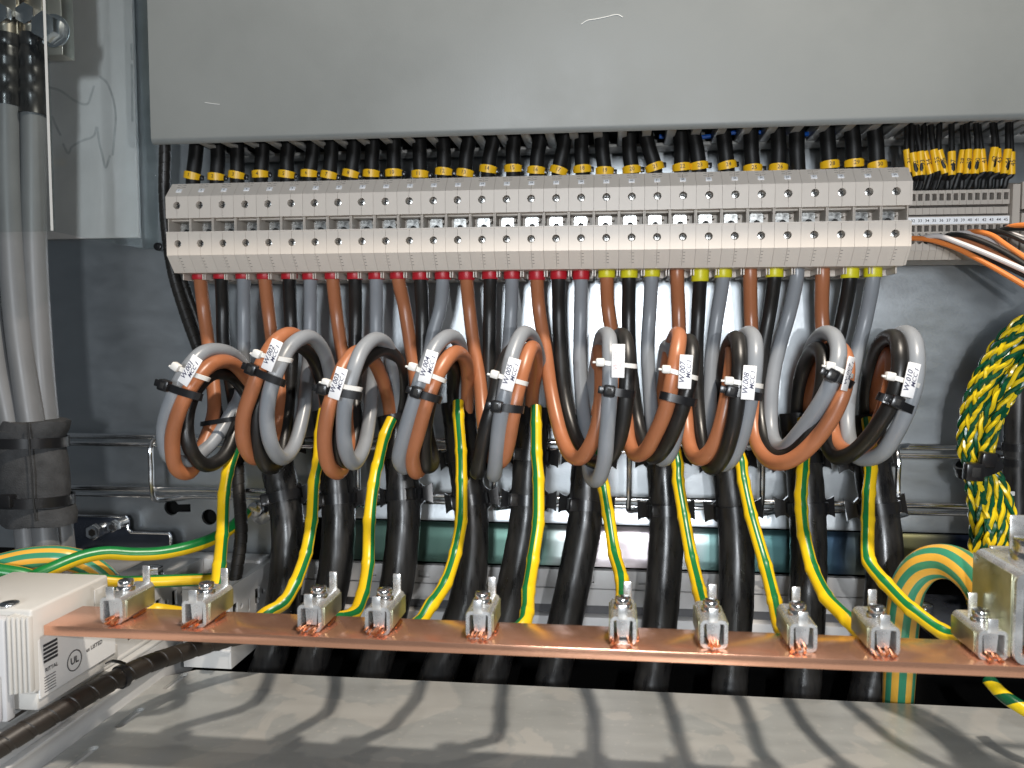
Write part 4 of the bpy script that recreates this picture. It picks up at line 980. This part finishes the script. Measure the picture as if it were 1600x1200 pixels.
rw = [('orange_wire', 1.6, [(1418, 372, 508), (1449, 374, 498), (1490, 386, 488), (1527, 404, 478), (1565, 425, 468), (1640, 470, 450)], 'lowest orange wire leaving the slim terminals to the right'),
      ('white_wire', 1.6, [(1432, 376, 508), (1450, 370, 498), (1467, 369, 492), (1505, 382, 482), (1550, 400, 472), (1640, 440, 452)], 'pale grey wire just above the lowest orange wire at right'),
      ('core_black', 1.6, [(1445, 376, 508), (1482, 378, 494), (1520, 395, 482), (1565, 413, 472), (1640, 450, 455)], 'thin black wire between the lowest orange and pale grey wires'),
      ('core_brown', 1.6, [(1460, 374, 508), (1490, 372, 496), (1520, 380, 488), (1557, 397, 478), (1587, 410, 470), (1640, 434, 458)], 'thin brown wire in the fan of wires at right'),
      ('core_black', 1.6, [(1470, 374, 508), (1484, 367, 498), (1505, 368, 490), (1535, 377, 482), (1572, 395, 472), (1640, 438, 456)], 'thin black wire lying over the brown wire at right'),
      ('white_wire', 1.5, [(1483, 374, 508), (1497, 365, 500), (1520, 365, 493), (1550, 376, 484), (1580, 392, 478), (1640, 424, 466)], 'pale grey wire hidden behind the upper orange wire at right'),
      ('orange_wire', 1.6, [(1496, 374, 508), (1512, 363, 498), (1527, 362, 490), (1550, 368, 482), (1572, 383, 474), (1640, 428, 456)], 'upper orange wire curving down at right'),
      ('core_black', 1.6, [(1510, 374, 508), (1535, 363, 494), (1557, 362, 485), (1580, 368, 476), (1640, 396, 460)], 'thin black wire arching over the upper orange wire'),
      ('white_wire', 1.5, [(1524, 374, 508), (1555, 366, 494), (1580, 366, 486), (1600, 373, 480), (1640, 390, 470)], 'short pale grey wire at the right edge under black wires'),
      ('core_black', 1.6, [(1540, 374, 508), (1560, 361, 492), (1580, 357, 482), (1610, 358, 474), (1640, 364, 468)], 'topmost thin black wire leaving the slim terminals'),
      ('orange_wire', 1.6, [(1553, 374, 508), (1570, 358, 490), (1585, 353, 480), (1610, 352, 472), (1640, 356, 466)], 'topmost orange wire leaving the slim terminals')]
for m_, r_, pp, lab in rw:
    tag(MB().tube(pxpath(pp, 8), r_, 10).build(m_ if m_.endswith('wire') else m_.split('_')[1] + '_wire', m_), lab, 'wire', 'fan of thin wires at the right')

# ================================================================== RIGHT: TWISTED EARTH BUNDLE, BLACK CABLE, THICK EARTH CABLE
ctr = [at(*p) for p in ((1680, 500, 470), (1610, 535, 478), (1572, 575, 486), (1545, 620, 492), (1530, 665, 497), (1524, 705, 500), (1528, 728, 501), (1542, 765, 502), (1551, 810, 500), (1552, 850, 496), (1545, 900, 488), (1540, 950, 480))]
cs = spline(ctr, 6); fr_ = frames(cs)
rng = random.Random(3)
offs = [(0, 0)] + [(math.cos(a), math.sin(a)) for a in [math.pi / 3 * k for k in range(6)]] + [(1.9 * math.cos(a), 1.9 * math.sin(a)) for a in [math.pi / 6 * k for k in range(12)]] + [(2.75 * math.cos(a), 2.75 * math.sin(a)) for a in [math.pi / 9 * k for k in range(18)]]
mat('twist_yellow', (0.72, 0.52, 0.012), 0.26); mat('twist_green', (0.004, 0.070, 0.030), 0.26)
for j, (ox, oy) in enumerate(offs):
    pth = []
    for i, (p, t_, a_, b_) in enumerate(fr_):
        u_ = i / (len(fr_) - 1)
        spread = 3.1 + 2.5 * max(0, 0.45 - u_) / 0.45 + 1.2 * math.sin(math.pi * max(0, (u_ - .56) / .44))
        pinch = 1 - 0.22 * math.exp(-((u_ - 0.535) / 0.05) ** 2)
        rot = 1.1 * u_ * (1 if j < 7 else 0.6) + 0.25 * math.sin(6 * u_ + j)
        x_, y_ = ox * math.cos(rot) - oy * math.sin(rot), ox * math.sin(rot) + oy * math.cos(rot)
        pth.append(p + (a_ * x_ * 0.75 + b_ * y_) * spread * pinch)
    pair = thing('twisted_earth_wire', pth[-1], 'twisted green and yellow earth wire in the bundle at the right edge', 'wire', 'twisted earth wires in the bundle')
    dense = spline(pth, 4); fr2 = frames(dense); L_ = 0; ph0 = rng.random() * 6.28; per = 17.0 + rng.uniform(-2, 3); sgn = 1 if j % 3 else -1
    for m_ in (0, 1):
        hp = []; L_ = 0
        for i, (p, t_, a_, b_) in enumerate(fr2):
            if i: L_ += (p - fr2[i - 1][0]).length
            th = ph0 + sgn * 2 * math.pi * L_ / per + math.pi * m_
            hp.append(p + (a_ * math.cos(th) + b_ * math.sin(th)) * 1.08)
        MB().tube(hp, 1.33, 6).build('strand', 'twist_yellow' if m_ == 0 else 'twist_green', pair)
t = thing('cable_tie', at(1528, 735, 490), 'bulky black cable tie pinching the twisted green and yellow bundle', 'cable tie')
p, tg = at(1528, 728, 501), (at(1545, 770, 502) - at(1522, 700, 500)).normalized()
sd = tg.cross(V((0, -1, 0))).normalized(); fw = sd.cross(tg).normalized()
fw = fw if fw.y < 0 else -fw
MB().ribbon([p + sd * math.cos(2 * math.pi * k / 24) * 13 + fw * math.sin(2 * math.pi * k / 24) * 12 for k in range(24)], tg, 7, 1.6).build('band', 'tie_black', t)
R3 = Matrix((sd, -fw, tg)).transposed()
q = at(1521, 737, 486)
hb = MB().box(q, (11, 7, 11), Matrix.Rotation(0.4, 3, 'Y') @ R3, 1.4).build('head', 'tie_black', t)
MB().box(q + V((0, -3.6, 0)), (5, .6, 6), Matrix.Rotation(0.4, 3, 'Y') @ R3, 0.2).build('slot', 'slot_black', hb)
MB().box(at(1543, 718, 486), (9, 7, 9), Matrix.Rotation(0.5, 3, 'Y') @ R3, 1.4).build('tail_block', 'tie_black', t)
bk = thing('black_cable', at(1590, 900, 528), 'vertical black cable at the right edge with white paper label', 'cable')
MB().tube(pxpath([(1592, 560, 528), (1590, 640, 528), (1589, 740, 528), (1590, 830, 526), (1592, 900, 522), (1596, 1000, 515)]), 8.2, 18).build('sheath', 'sheath_black', bk)
for yy in (698, 722, 815):
    q = at(1590, yy, 528); MB().ribbon([q + V((8.9 * math.cos(2 * math.pi * k / 20), 8.9 * math.sin(2 * math.pi * k / 20), 0)) for k in range(20)], (0, 0, 1), 5, 1.2).build('tie', 'tie_black', bk)
lb = MB().box(at(1590, 845, 516), (10, 0.5, 18), Matrix.Rotation(-0.15, 3, 'Y')).build('paper_label', 'white_marker', bk)
text('lettering', 'W.011', 5.6, at(1591, 845, 515.6), (0.15, 0, 1), (-1, 0, 0.15), 'ink', lb, shear=0.2)
MB().box(at(1580, 771, 518), (4, 2, 3), None, 0.5).build('white_tie_head', 'tie_white', bk)
tag(MB().tube(pxpath([(1398, 1240, 496), (1402, 1110, 492), (1406, 1040, 476), (1411, 960, 458), (1422, 910, 450), (1448, 882, 440), (1484, 878, 428), (1520, 900, 412), (1552, 945, 396), (1600, 1000, 380)], 8), 9.4, 22, voff=0.06).build('thick_earth_cable', 'earth_thick'),
    'thick green and yellow earth cable arching into the big clamp at right', 'cable')
tag(MB().tube(pxpath([(1545, 1062, 430), (1566, 1085, 420), (1600, 1108, 410), (1660, 1140, 400)], 6), 3.6, 12, voff=0.2).build('twisted_earth_wire', 'earth_twist'), 'single twisted earth wire under the copper bar at lower right', 'wire')
fb = thing('floor_frame', at(1500, 960, 500), 'dark grey frame block with a bolt behind the thick earth cable', 'frame')
MB().bx(xat(1418, 520, 950), xat(1560, 520, 950), 470, 535, zat(1010, 470, 1480), zat(955, 500, 1480), 2).build('body', 'dark_bracket', fb)
q = at(1445, 952, 500)
MB().cyl(q - V((0, 0, 1)), q + V((0, 0, 4)), 5, 16, bevel=1).build('bolt', 'chrome', fb)

# ================================================================== LEFT SIDE
# clear plastic box cover
px_x = xat(225, 558, 390); pz = zat(361, 462, 72); pf = 462.0
cov = thing('clear_cover', (px_x, 510, pz), 'clear plastic box cover over the grey cables at upper left', 'cover')
MB().bx(px_x - 160, px_x, pf, pf + 2.0, pz, 420, 0.3).build('front_sheet', 'clear_plastic', cov)
MB().bx(px_x - 2.0, px_x, pf + 2.2, 556, pz, 420, 0.3).build('side_sheet', 'clear_plastic', cov)
MB().bx(px_x, px_x + 12.5, 556.5, 558.8, pz, 420, 0.3).build('flange', 'clear_plastic', cov)
# bright polished cut edges
MB().bx(px_x - 1.9, px_x - 0.1, pf - 0.15, pf - 0.02, pz + 0.2, 420).build('cut_edge', 'duct_body', cov, smooth=0)
q = at(250, 386, 556)
MB().cyl(q, q + V((0, -4, 0)), 3.2, 14, bevel=0.8).build('rivet', 'tie_black', cov)
# pale scratched panel behind it
a = at(60, 0, 557); b = at(220, 372, 557)
pnl = thing('pale_panel', (b.x - 40, 557, b.z), 'pale grey scuffed panel with scratch marks at upper left', 'panel')
MB().bx(b.x - 100, b.x, 554.0, 557.5, b.z, 420, 0.3).build('sheet', 'pale_panel', pnl)
mat('scratch_grey', (0.50, 0.49, 0.48), 0.6, 0, 0.2, 200)
for pts in ([(75, 136), (95, 142), (113, 155), (130, 163), (137, 162), (142, 150), (147, 134)], [(155, 119), (166, 128), (172, 140), (178, 160), (181, 182), (179, 210), (176, 243)], [(152, 198), (155, 222), (161, 246), (165, 262), (172, 243)],
            [(81, 181), (89, 200), (95, 212)], [(98, 224), (107, 240), (112, 230), (128, 220), (146, 213), (151, 198)], [(205, 68), (207, 94)], [(206, 100), (207, 190)]):
    MB().tube(spline([at(x_, y_, 553.98) for x_, y_ in pts], 4), 1.1, 6, flat=(0.03, 1.0)).build('scratch', 'scratch_grey', pnl)
# grey cables with black heat shrink and lugs
gc = [([(52, 60, 500), (52, 140, 500), (53, 250, 500), (54, 380, 500), (60, 500, 500), (72, 650, 500), (88, 760, 500), (99, 860, 498), (108, 950, 490)], 7.9, 'rightmost thick grey cable behind the clear cover at left'),
      ([(12, 60, 494), (12, 140, 494), (13, 250, 494), (17, 360, 493), (27, 500, 491), (46, 640, 489), (64, 760, 488), (74, 860, 486), (84, 950, 480)], 8.3, 'middle thick grey cable bending right behind the clear cover'),
      ([(-30, 60, 490), (-30, 250, 490), (-22, 420, 488), (-6, 550, 487), (14, 650, 486), (34, 760, 486), (44, 860, 484), (54, 950, 478)], 7.6, 'leftmost thick grey cable at the left edge')]
for k, (pp, r_, lab) in enumerate(gc):
    c_ = thing('grey_cable', at(*pp[-1]), lab, 'cable', 'thick grey cables at left')
    path = pxpath(pp, 8)
    MB().tube(path, r_, 20).build('sheath', 'cable_grey', c_)
    zsh = zat(178, 495, 40)
    top = [p for p in path if p.z > zsh]
    if len(top) > 3:
        MB().tube(spline([top[0] + V((0, 0, 2))] + top[1:], 2), r_ + 0.7, 20, rfun=lambda t, L: 1 + 0.05 * math.sin(L * .5) + 0.03 * math.sin(L * 1.3)).build('heat_shrink', 'sheath_black', c_)
        p = top[0]
        lg = MB(); lg.tube([p, p + V((0, 0, 10)), p + V((0, 0, 16))], 6.3, 16); lg.bx(p.x - 8, p.x + 8, p.y - 1, p.y + 2.5, p.z + 14, p.z + 46, 0.8)
        lu = lg.build('lug', 'tin_bar', c_)
        MB().cyl((p.x, p.y - 1, p.z + 14), (p.x, p.y - 8, p.z + 14), 7.6, 6, bevel=0.6).build('bolt', 'chrome', lu)
# tinned bar end carrying the lugs
a = at(76, 10, 497); b = at(112, 82, 497)
tag(MB().bx(a.x - 60, at(97, 50, 500).x, 500, 512, b.z, 420, 0.6).build('tinned_bar', 'tin_bar'), 'end of a tinned metal bar at the top left corner', 'bar')
bt = thing('bolt', at(80, 40, 488), 'large bright hexagon bolt at the top left corner', 'bolt')
q = at(72, 42, 492)
MB().cyl(q + V((0, 6, 0)), q + V((0, -4, 0)), 9.5, 6, bevel=0.9).build('head', 'chrome', bt)
MB().cyl(q + V((0, 8, 0)), q + V((0, 6.1, 0)), 11.5, 24, bevel=0.4).build('washer', 'chrome', bt)
# foam wrap and its ties
fw_ = thing('foam_wrap', at(50, 815, 490), 'dark grey foam sleeve wrapped round the grey cables at left', 'foam')
def foam(name, ctrs, rx, ry, mt='foam', seed=0):
    rr = []
    for i, (c_, k_) in enumerate(ctrs):
        rr.append([c_ + V((math.cos(2 * math.pi * j / 40) * rx * k_ * (1 + .015 * math.sin(3 * j + i)), math.sin(2 * math.pi * j / 40) * ry * k_, 0.8 * math.sin(j * .7 + seed))) for j in range(40)])
    return MB().rings(rr).build(name, mt, fw_)
cz = lambda y_, x_=50: at(x_, y_, 490)
foam('sleeve', [(cz(672, 44), 1.0), (cz(685, 45), .97), (cz(692, 45), .95), (cz(700, 46), .985), (cz(720, 48), 1.02), (cz(745, 50), 1.02), (cz(770, 53), .99), (cz(779, 54), .955), (cz(788, 55), .98), (cz(800, 56), 1.0), (cz(812, 57), 1.0)], 24.5, 19)
foam('collar', [(cz(657, 52) + V((3, 0, 0)), .93), (cz(668, 50) + V((2, 0, 0)), .97), (cz(684, 47), .96)], 24.0, 18.5, seed=2)
foam('collar', [(cz(789, 60), .97), (cz(802, 62), 1.02), (cz(816, 62), 1.0)], 24.8, 19.5, seed=4)
MB().tube(pxpath([(43, 660, 470), (46, 700, 470.5), (50, 740, 470), (52, 780, 470.5), (56, 815, 470)]), 0.5, 6).build('seam', 'slot_black', fw_)
for yy, xx, lab in ((690, 45, 'black cable tie round the upper part of the foam sleeve'), (780, 54, 'black cable tie round the lower part of the foam sleeve')):
    t = thing('cable_tie', cz(yy, xx), lab, 'cable tie')
    q = cz(yy, xx)
    MB().ribbon([q + V((25.3 * math.cos(2 * math.pi * k / 40), 22.5 * math.sin(2 * math.pi * k / 40), -1.2 * math.sin(2 * math.pi * k / 40))) for k in range(40)], (0, 0, 1), 7, 1.3).build('band', 'tie_black', t)
    if yy == 780:
        MB().box(at(11, 783, 467), (9, 6, 9), None, 1.2).build('head', 'tie_black', t)
    else:
        MB().box(q + V((0, 23, 0)), (9, 6, 9), None, 1.2).build('head', 'tie_black', t)

# spiral-wrapped black cables
def spiral(name, pts, r_, pitch, lab, mt='spiral_wrap', group=None, sub=10):
    path = pxpath(pts, sub); root = thing(name, path[-1], lab, 'cable', group)
    MB().tube(path, r_ * 0.95, 28).build('core', mt, root)
    fr = frames(path); P = []; L = 0
    # resample densely for the helix
    hel = []; acc = 0
    for i in range(len(fr) - 1):
        p0, t0, a0, b0 = fr[i]; p1, t1, a1, b1 = fr[i + 1]; seg = (p1 - p0).length; st_ = max(2, int(seg / (pitch / 30)))
        for k in range(st_):
            u_ = k / st_; a_ = a0.lerp(a1, u_); b_ = b0.lerp(b1, u_); th = 2 * math.pi * (acc + seg * u_) / pitch
            hel.append((p0.lerp(p1, u_), a_ * math.cos(th) + b_ * math.sin(th), t0.lerp(t1, u_)))
        acc += seg
    rr = []
    for p, nrm, tg in hel:
        hw_ = pitch * 0.43
        rr.append([p + nrm * (r_ * 0.9) - tg * hw_, p + nrm * (r_ * 1.015) - tg * hw_ * .9, p + nrm * (r_ * 1.03) + tg * hw_ * .85, p + nrm * (r_ * 0.9) + tg * hw_])
    MB().rings(rr).build('spiral_wrap', mt, root)
    return root
spiral('wrapped_cable', [(258, 205, 540), (258, 240, 540), (257, 300, 541), (262, 370, 541), (272, 430, 541), (290, 490, 540), (308, 540, 538), (330, 600, 536), (345, 680, 540)], 4.2, 7.0, 'black spiral wrapped cable running down left of the terminal row')
spiral('wrapped_cable', [(282, 424, 546), (292, 455, 545), (305, 490, 545), (318, 530, 545), (335, 590, 546)], 3.3, 6.0, 'thinner spiral wrapped cable beside the terminal row lower left corner')
spiral('wrapped_cable', [(372, 690, 534), (373, 760, 526), (377, 830, 512), (370, 890, 500), (362, 935, 490), (350, 975, 478), (335, 1010, 466)], 4.4, 7.5, 'black spiral wrapped cable behind the leftmost earth core')
spiral('wrapped_cable', [(420, 985, 470), (350, 1000, 450), (290, 1018, 430), (225, 1040, 402), (150, 1078, 374), (60, 1130, 345), (-40, 1190, 318)], 5.3, 11, 'thick brown black spiral wrapped cable at the lower left', 'spiral_brown')
t = thing('cable_tie', at(195, 1035, 398), 'small black cable tie round the thick spiral cable lower left', 'cable tie')
q = at(190, 1057, 389); tg = (at(225, 1040, 402) - at(150, 1078, 374)).normalized(); s1 = tg.cross(V((0, 0, 1))).normalized(); s2 = s1.cross(tg)
MB().ribbon([q + s1 * 6.2 * math.cos(2 * math.pi * k / 20) + s2 * 6.2 * math.sin(2 * math.pi * k / 20) for k in range(20)], tg, 3, 1).build('band', 'tie_black', t)
MB().ribbon(spline([at(196, 1038, 384), at(185, 1034, 382), at(172, 1033, 380), at(166, 1036, 380)], 4), (0, 1, 0), 2, 0.8, False).build('tail', 'tie_black', t)

# stepped dark bracket with stud bolts
a = at(112, 806, 553)
zz = [zat(y_, 553, 180) for y_ in (806, 830, 858)]
xs = [xat(x_, 553, 830) for x_ in (100, 202, 268)]
br = thing('stepped_bracket', (xs[1], 555, zz[2]), 'dark stepped metal bracket with bolts at lower left wall', 'bracket')
MB().prism([(xs[0], zz[0]), (xs[1] - 2, zz[0]), (xs[1], zz[0] - 2), (xs[1], zz[1] + 2), (xs[1] + 2, zz[1]), (xs[2] - 2, zz[1]), (xs[2], zz[1] - 2), (xs[2], zz[2]), (xs[0], zz[2])], 1, 551, 554).build('plate', 'dark_bracket', br, smooth=0)
edge = [V((xs[0], 550.6, zz[0])), V((xs[1] - 1, 550.6, zz[0])), V((xs[1] + .5, 550.6, zz[0] - 3)), V((xs[1] + .5, 550.6, zz[1] + 2.5)), V((xs[1] + 3, 550.6, zz[1])), V((xs[2] - 1, 550.6, zz[1])), V((xs[2] + .6, 550.6, zz[1] - 3)), V((xs[2] + .6, 550.6, zz[2]))]
MB().tube(edge, 1.0, 8).build('folded_edge', 'chrome', br)
for k, (x_, y_, r_) in enumerate(((148, 831, 6.2), (178, 822, 4.6))):
    q = at(x_, y_, 540)
    b_ = MB().cyl(V((q.x + 2, 551, q.z + 1)), q, r_ * .8, 16).cyl(q + V((0, 3, 0)), q + V((0, -3, 0)), r_, 6, bevel=0.6).build('bolt', 'chrome', br)
    MB().cyl(q + V((0, -3.1, 0)), q + V((0, -3.4, 0)), r_ * .5, 6).build('socket', 'slot_black', b_)
bt = thing('bolt', at(395, 800, 540), 'bright bolt on the wall between the two leftmost cables', 'bolt')
q = at(397, 797, 545); MB().cyl(q + V((0, 14, 0)), q, 6, 18, bevel=1).build('head', 'chrome', bt)
MB().cyl(q + V((-1, 14.5, -5)), q + V((-1, 12, -5)), 9, 20, bevel=.5).build('washer', 'chrome', bt)
bt = thing('bolt', at(240, 890, 480), 'hexagon bolt with stacked washers on the white frame profile', 'bolt')
q = at(240, 905, 478)
MB().cyl(q, q + V((0, 0, 2)), 8, 20, bevel=.3).cyl(q + V((0, 0, 2.1)), q + V((0, 0, 4)), 6.6, 20, bevel=.3).build('washer', 'chrome', bt)
MB().cyl(q + V((0, 0, 4.1)), q + V((0, 0, 9)), 6.0, 6, bevel=.5).build('head', 'chrome', bt)

# earth wires crossing at the lower left
for pp, r_, mt, vo, lab in (
    ([(-30, 892, 430), (0, 884, 434), (50, 873, 440), (100, 872, 446), (130, 880, 452), (152, 893, 456), (175, 915, 460)], 7.6, 'earth_thick', 0.1, 'thick pale green and yellow earth cable at the lower left edge'),
    ([(-30, 888, 418), (0, 893, 422), (40, 900, 428), (75, 915, 434), (100, 935, 440)], 4.8, 'earth_half', 0.30, 'short green earth wire dipping behind the white device at left'),
    ([(-30, 945, 398), (5, 926, 404), (40, 908, 412), (79, 890, 422), (127, 871, 436), (165, 864, 446), (210, 866, 456), (253, 864, 466), (300, 854, 480), (335, 841, 495), (365, 822, 515), (385, 800, 530)], 4.3, 'earth_half', 0.30, 'long green and yellow earth wire curving across at lower left'),
    ([(-30, 952, 404), (20, 932, 410), (60, 917, 420), (110, 906, 432), (155, 907, 440), (190, 910, 446), (231, 909, 452), (280, 907, 460), (326, 905, 468), (335, 904, 470)], 4.0, 'earth_half', 0.88, 'straight mostly yellow earth wire behind the first clamps')):
    tag(MB().tube(pxpath(pp, 8), r_, 16, voff=vo).build('earth_wire', mt), lab, 'wire', 'earth wires at lower left')

# white bar holder at the lower left edge
hx = bl - 3.2
hb0, hb1 = at(156, 903, 425), at(68, 942, 380)
ht = zat(905, 395, 156); hf = 340.0
dev = thing('bar_holder', (hx - 20, 400, ht - 60), 'white plastic bar holder with printed label at the lower left edge', 'bar holder')
zb = zat(1125, 340, 68)
MB().bx(hx - 60, hx, hf + 5, 404, ht - 44, ht, 1.6, 3).build('housing', 'device_white', dev)
MB().bx(hx - 60, hx - 0.8, hf + 8, 412, zb, ht - 44.2, 1.2).build('base', 'device_white', dev)
MB().bx(hx - 60, hx - 10, hf - 1, hf + 4.8, zb - 2, ht - 3, 1.2).build('front', 'device_grey', dev)
for k in range(5):
    x_ = hx - 9 + k * 1.9
    MB().bx(x_, x_ + 1.3, hf - 0.6 + k * 0.9, hf + 7, zb + 12, ht - 2 - k * .3, 0.3).build('rib', 'device_white', dev)
MB().bx(hx - 34, hx - 12, hf - 4, hf - 1.2, zb - 1, zb + 22, 1).build('foot', 'device_grey', dev)
for k in range(2):
    q = V((hx - 30 + k * 14, hf + 10, ht))
    s_ = MB().cyl(q, q + V((0, 0, 1.6)), 4.6, 16, bevel=.6).build('screw', 'chrome', dev)
    MB().bx(q.x - 3.5, q.x + 3.5, q.y - .5, q.y + .5, q.z + 1.62, q.z + 1.75).build('slot', 'slot_black', s_, smooth=0)
MB().bx(hx + 0.05, hx + 0.9, 391, 402, ht - 16, ht - 5, 0.4).build('catch', 'device_white', dev)
# label on the right face
ly0, ly1 = hf + 9, 408; lz1 = bz - 8.0; lz0 = zb + 6
lb = MB().bx(hx - 0.75, hx + 0.12, ly0, ly1, lz0, lz1).build('label_sheet', 'label_white', dev, smooth=0)
fx = hx + 0.2
def lab_bar(y0, y1, z0, z1): MB().bx(fx - 0.05, fx + 0.05, y0, y1, z0, z1).build('print', 'ink', lb, smooth=0)
for k in range(5): lab_bar(ly0 + 3, ly0 + 13, lz1 - 5 - k * 2.1, lz1 - 3.6 - k * 2.1)
YD = (0, 1, 0); ZDIR = (0, 0, 1)
text('lettering', 'RITTAL', 2.8, V((fx + .06, ly0 + 8.2, lz1 - 17.4)), YD, ZDIR, 'ink', lb, bold=.02)
text('lettering', 'SV 9340', 2.6, V((fx + .06, ly0 + 30, lz1 - 4.5)), YD, ZDIR, 'ink', lb)
q = V((fx + .06, ly0 + 25, lz1 - 21))
MB().ribbon([q + V((0, 5.4 * math.cos(2 * math.pi * k / 28), 5.4 * math.sin(2 * math.pi * k / 28))) for k in range(28)], (1, 0, 0), 0.1, 0.55).build('print', 'ink', lb)
text('lettering', 'UL', 5.2, q + V((.03, 0, 0)), YD, ZDIR, 'ink', lb, bold=.03)
text('lettering', 'us LISTED', 3.2, V((fx + .06, ly0 + 41, lz1 - 19.5)), YD, ZDIR, 'ink', lb, bold=.02)
for k in range(6): lab_bar(ly0 + 3, ly0 + 11, lz1 - 21.2 - k * 1.5, lz1 - 20.8 - k * 1.5)
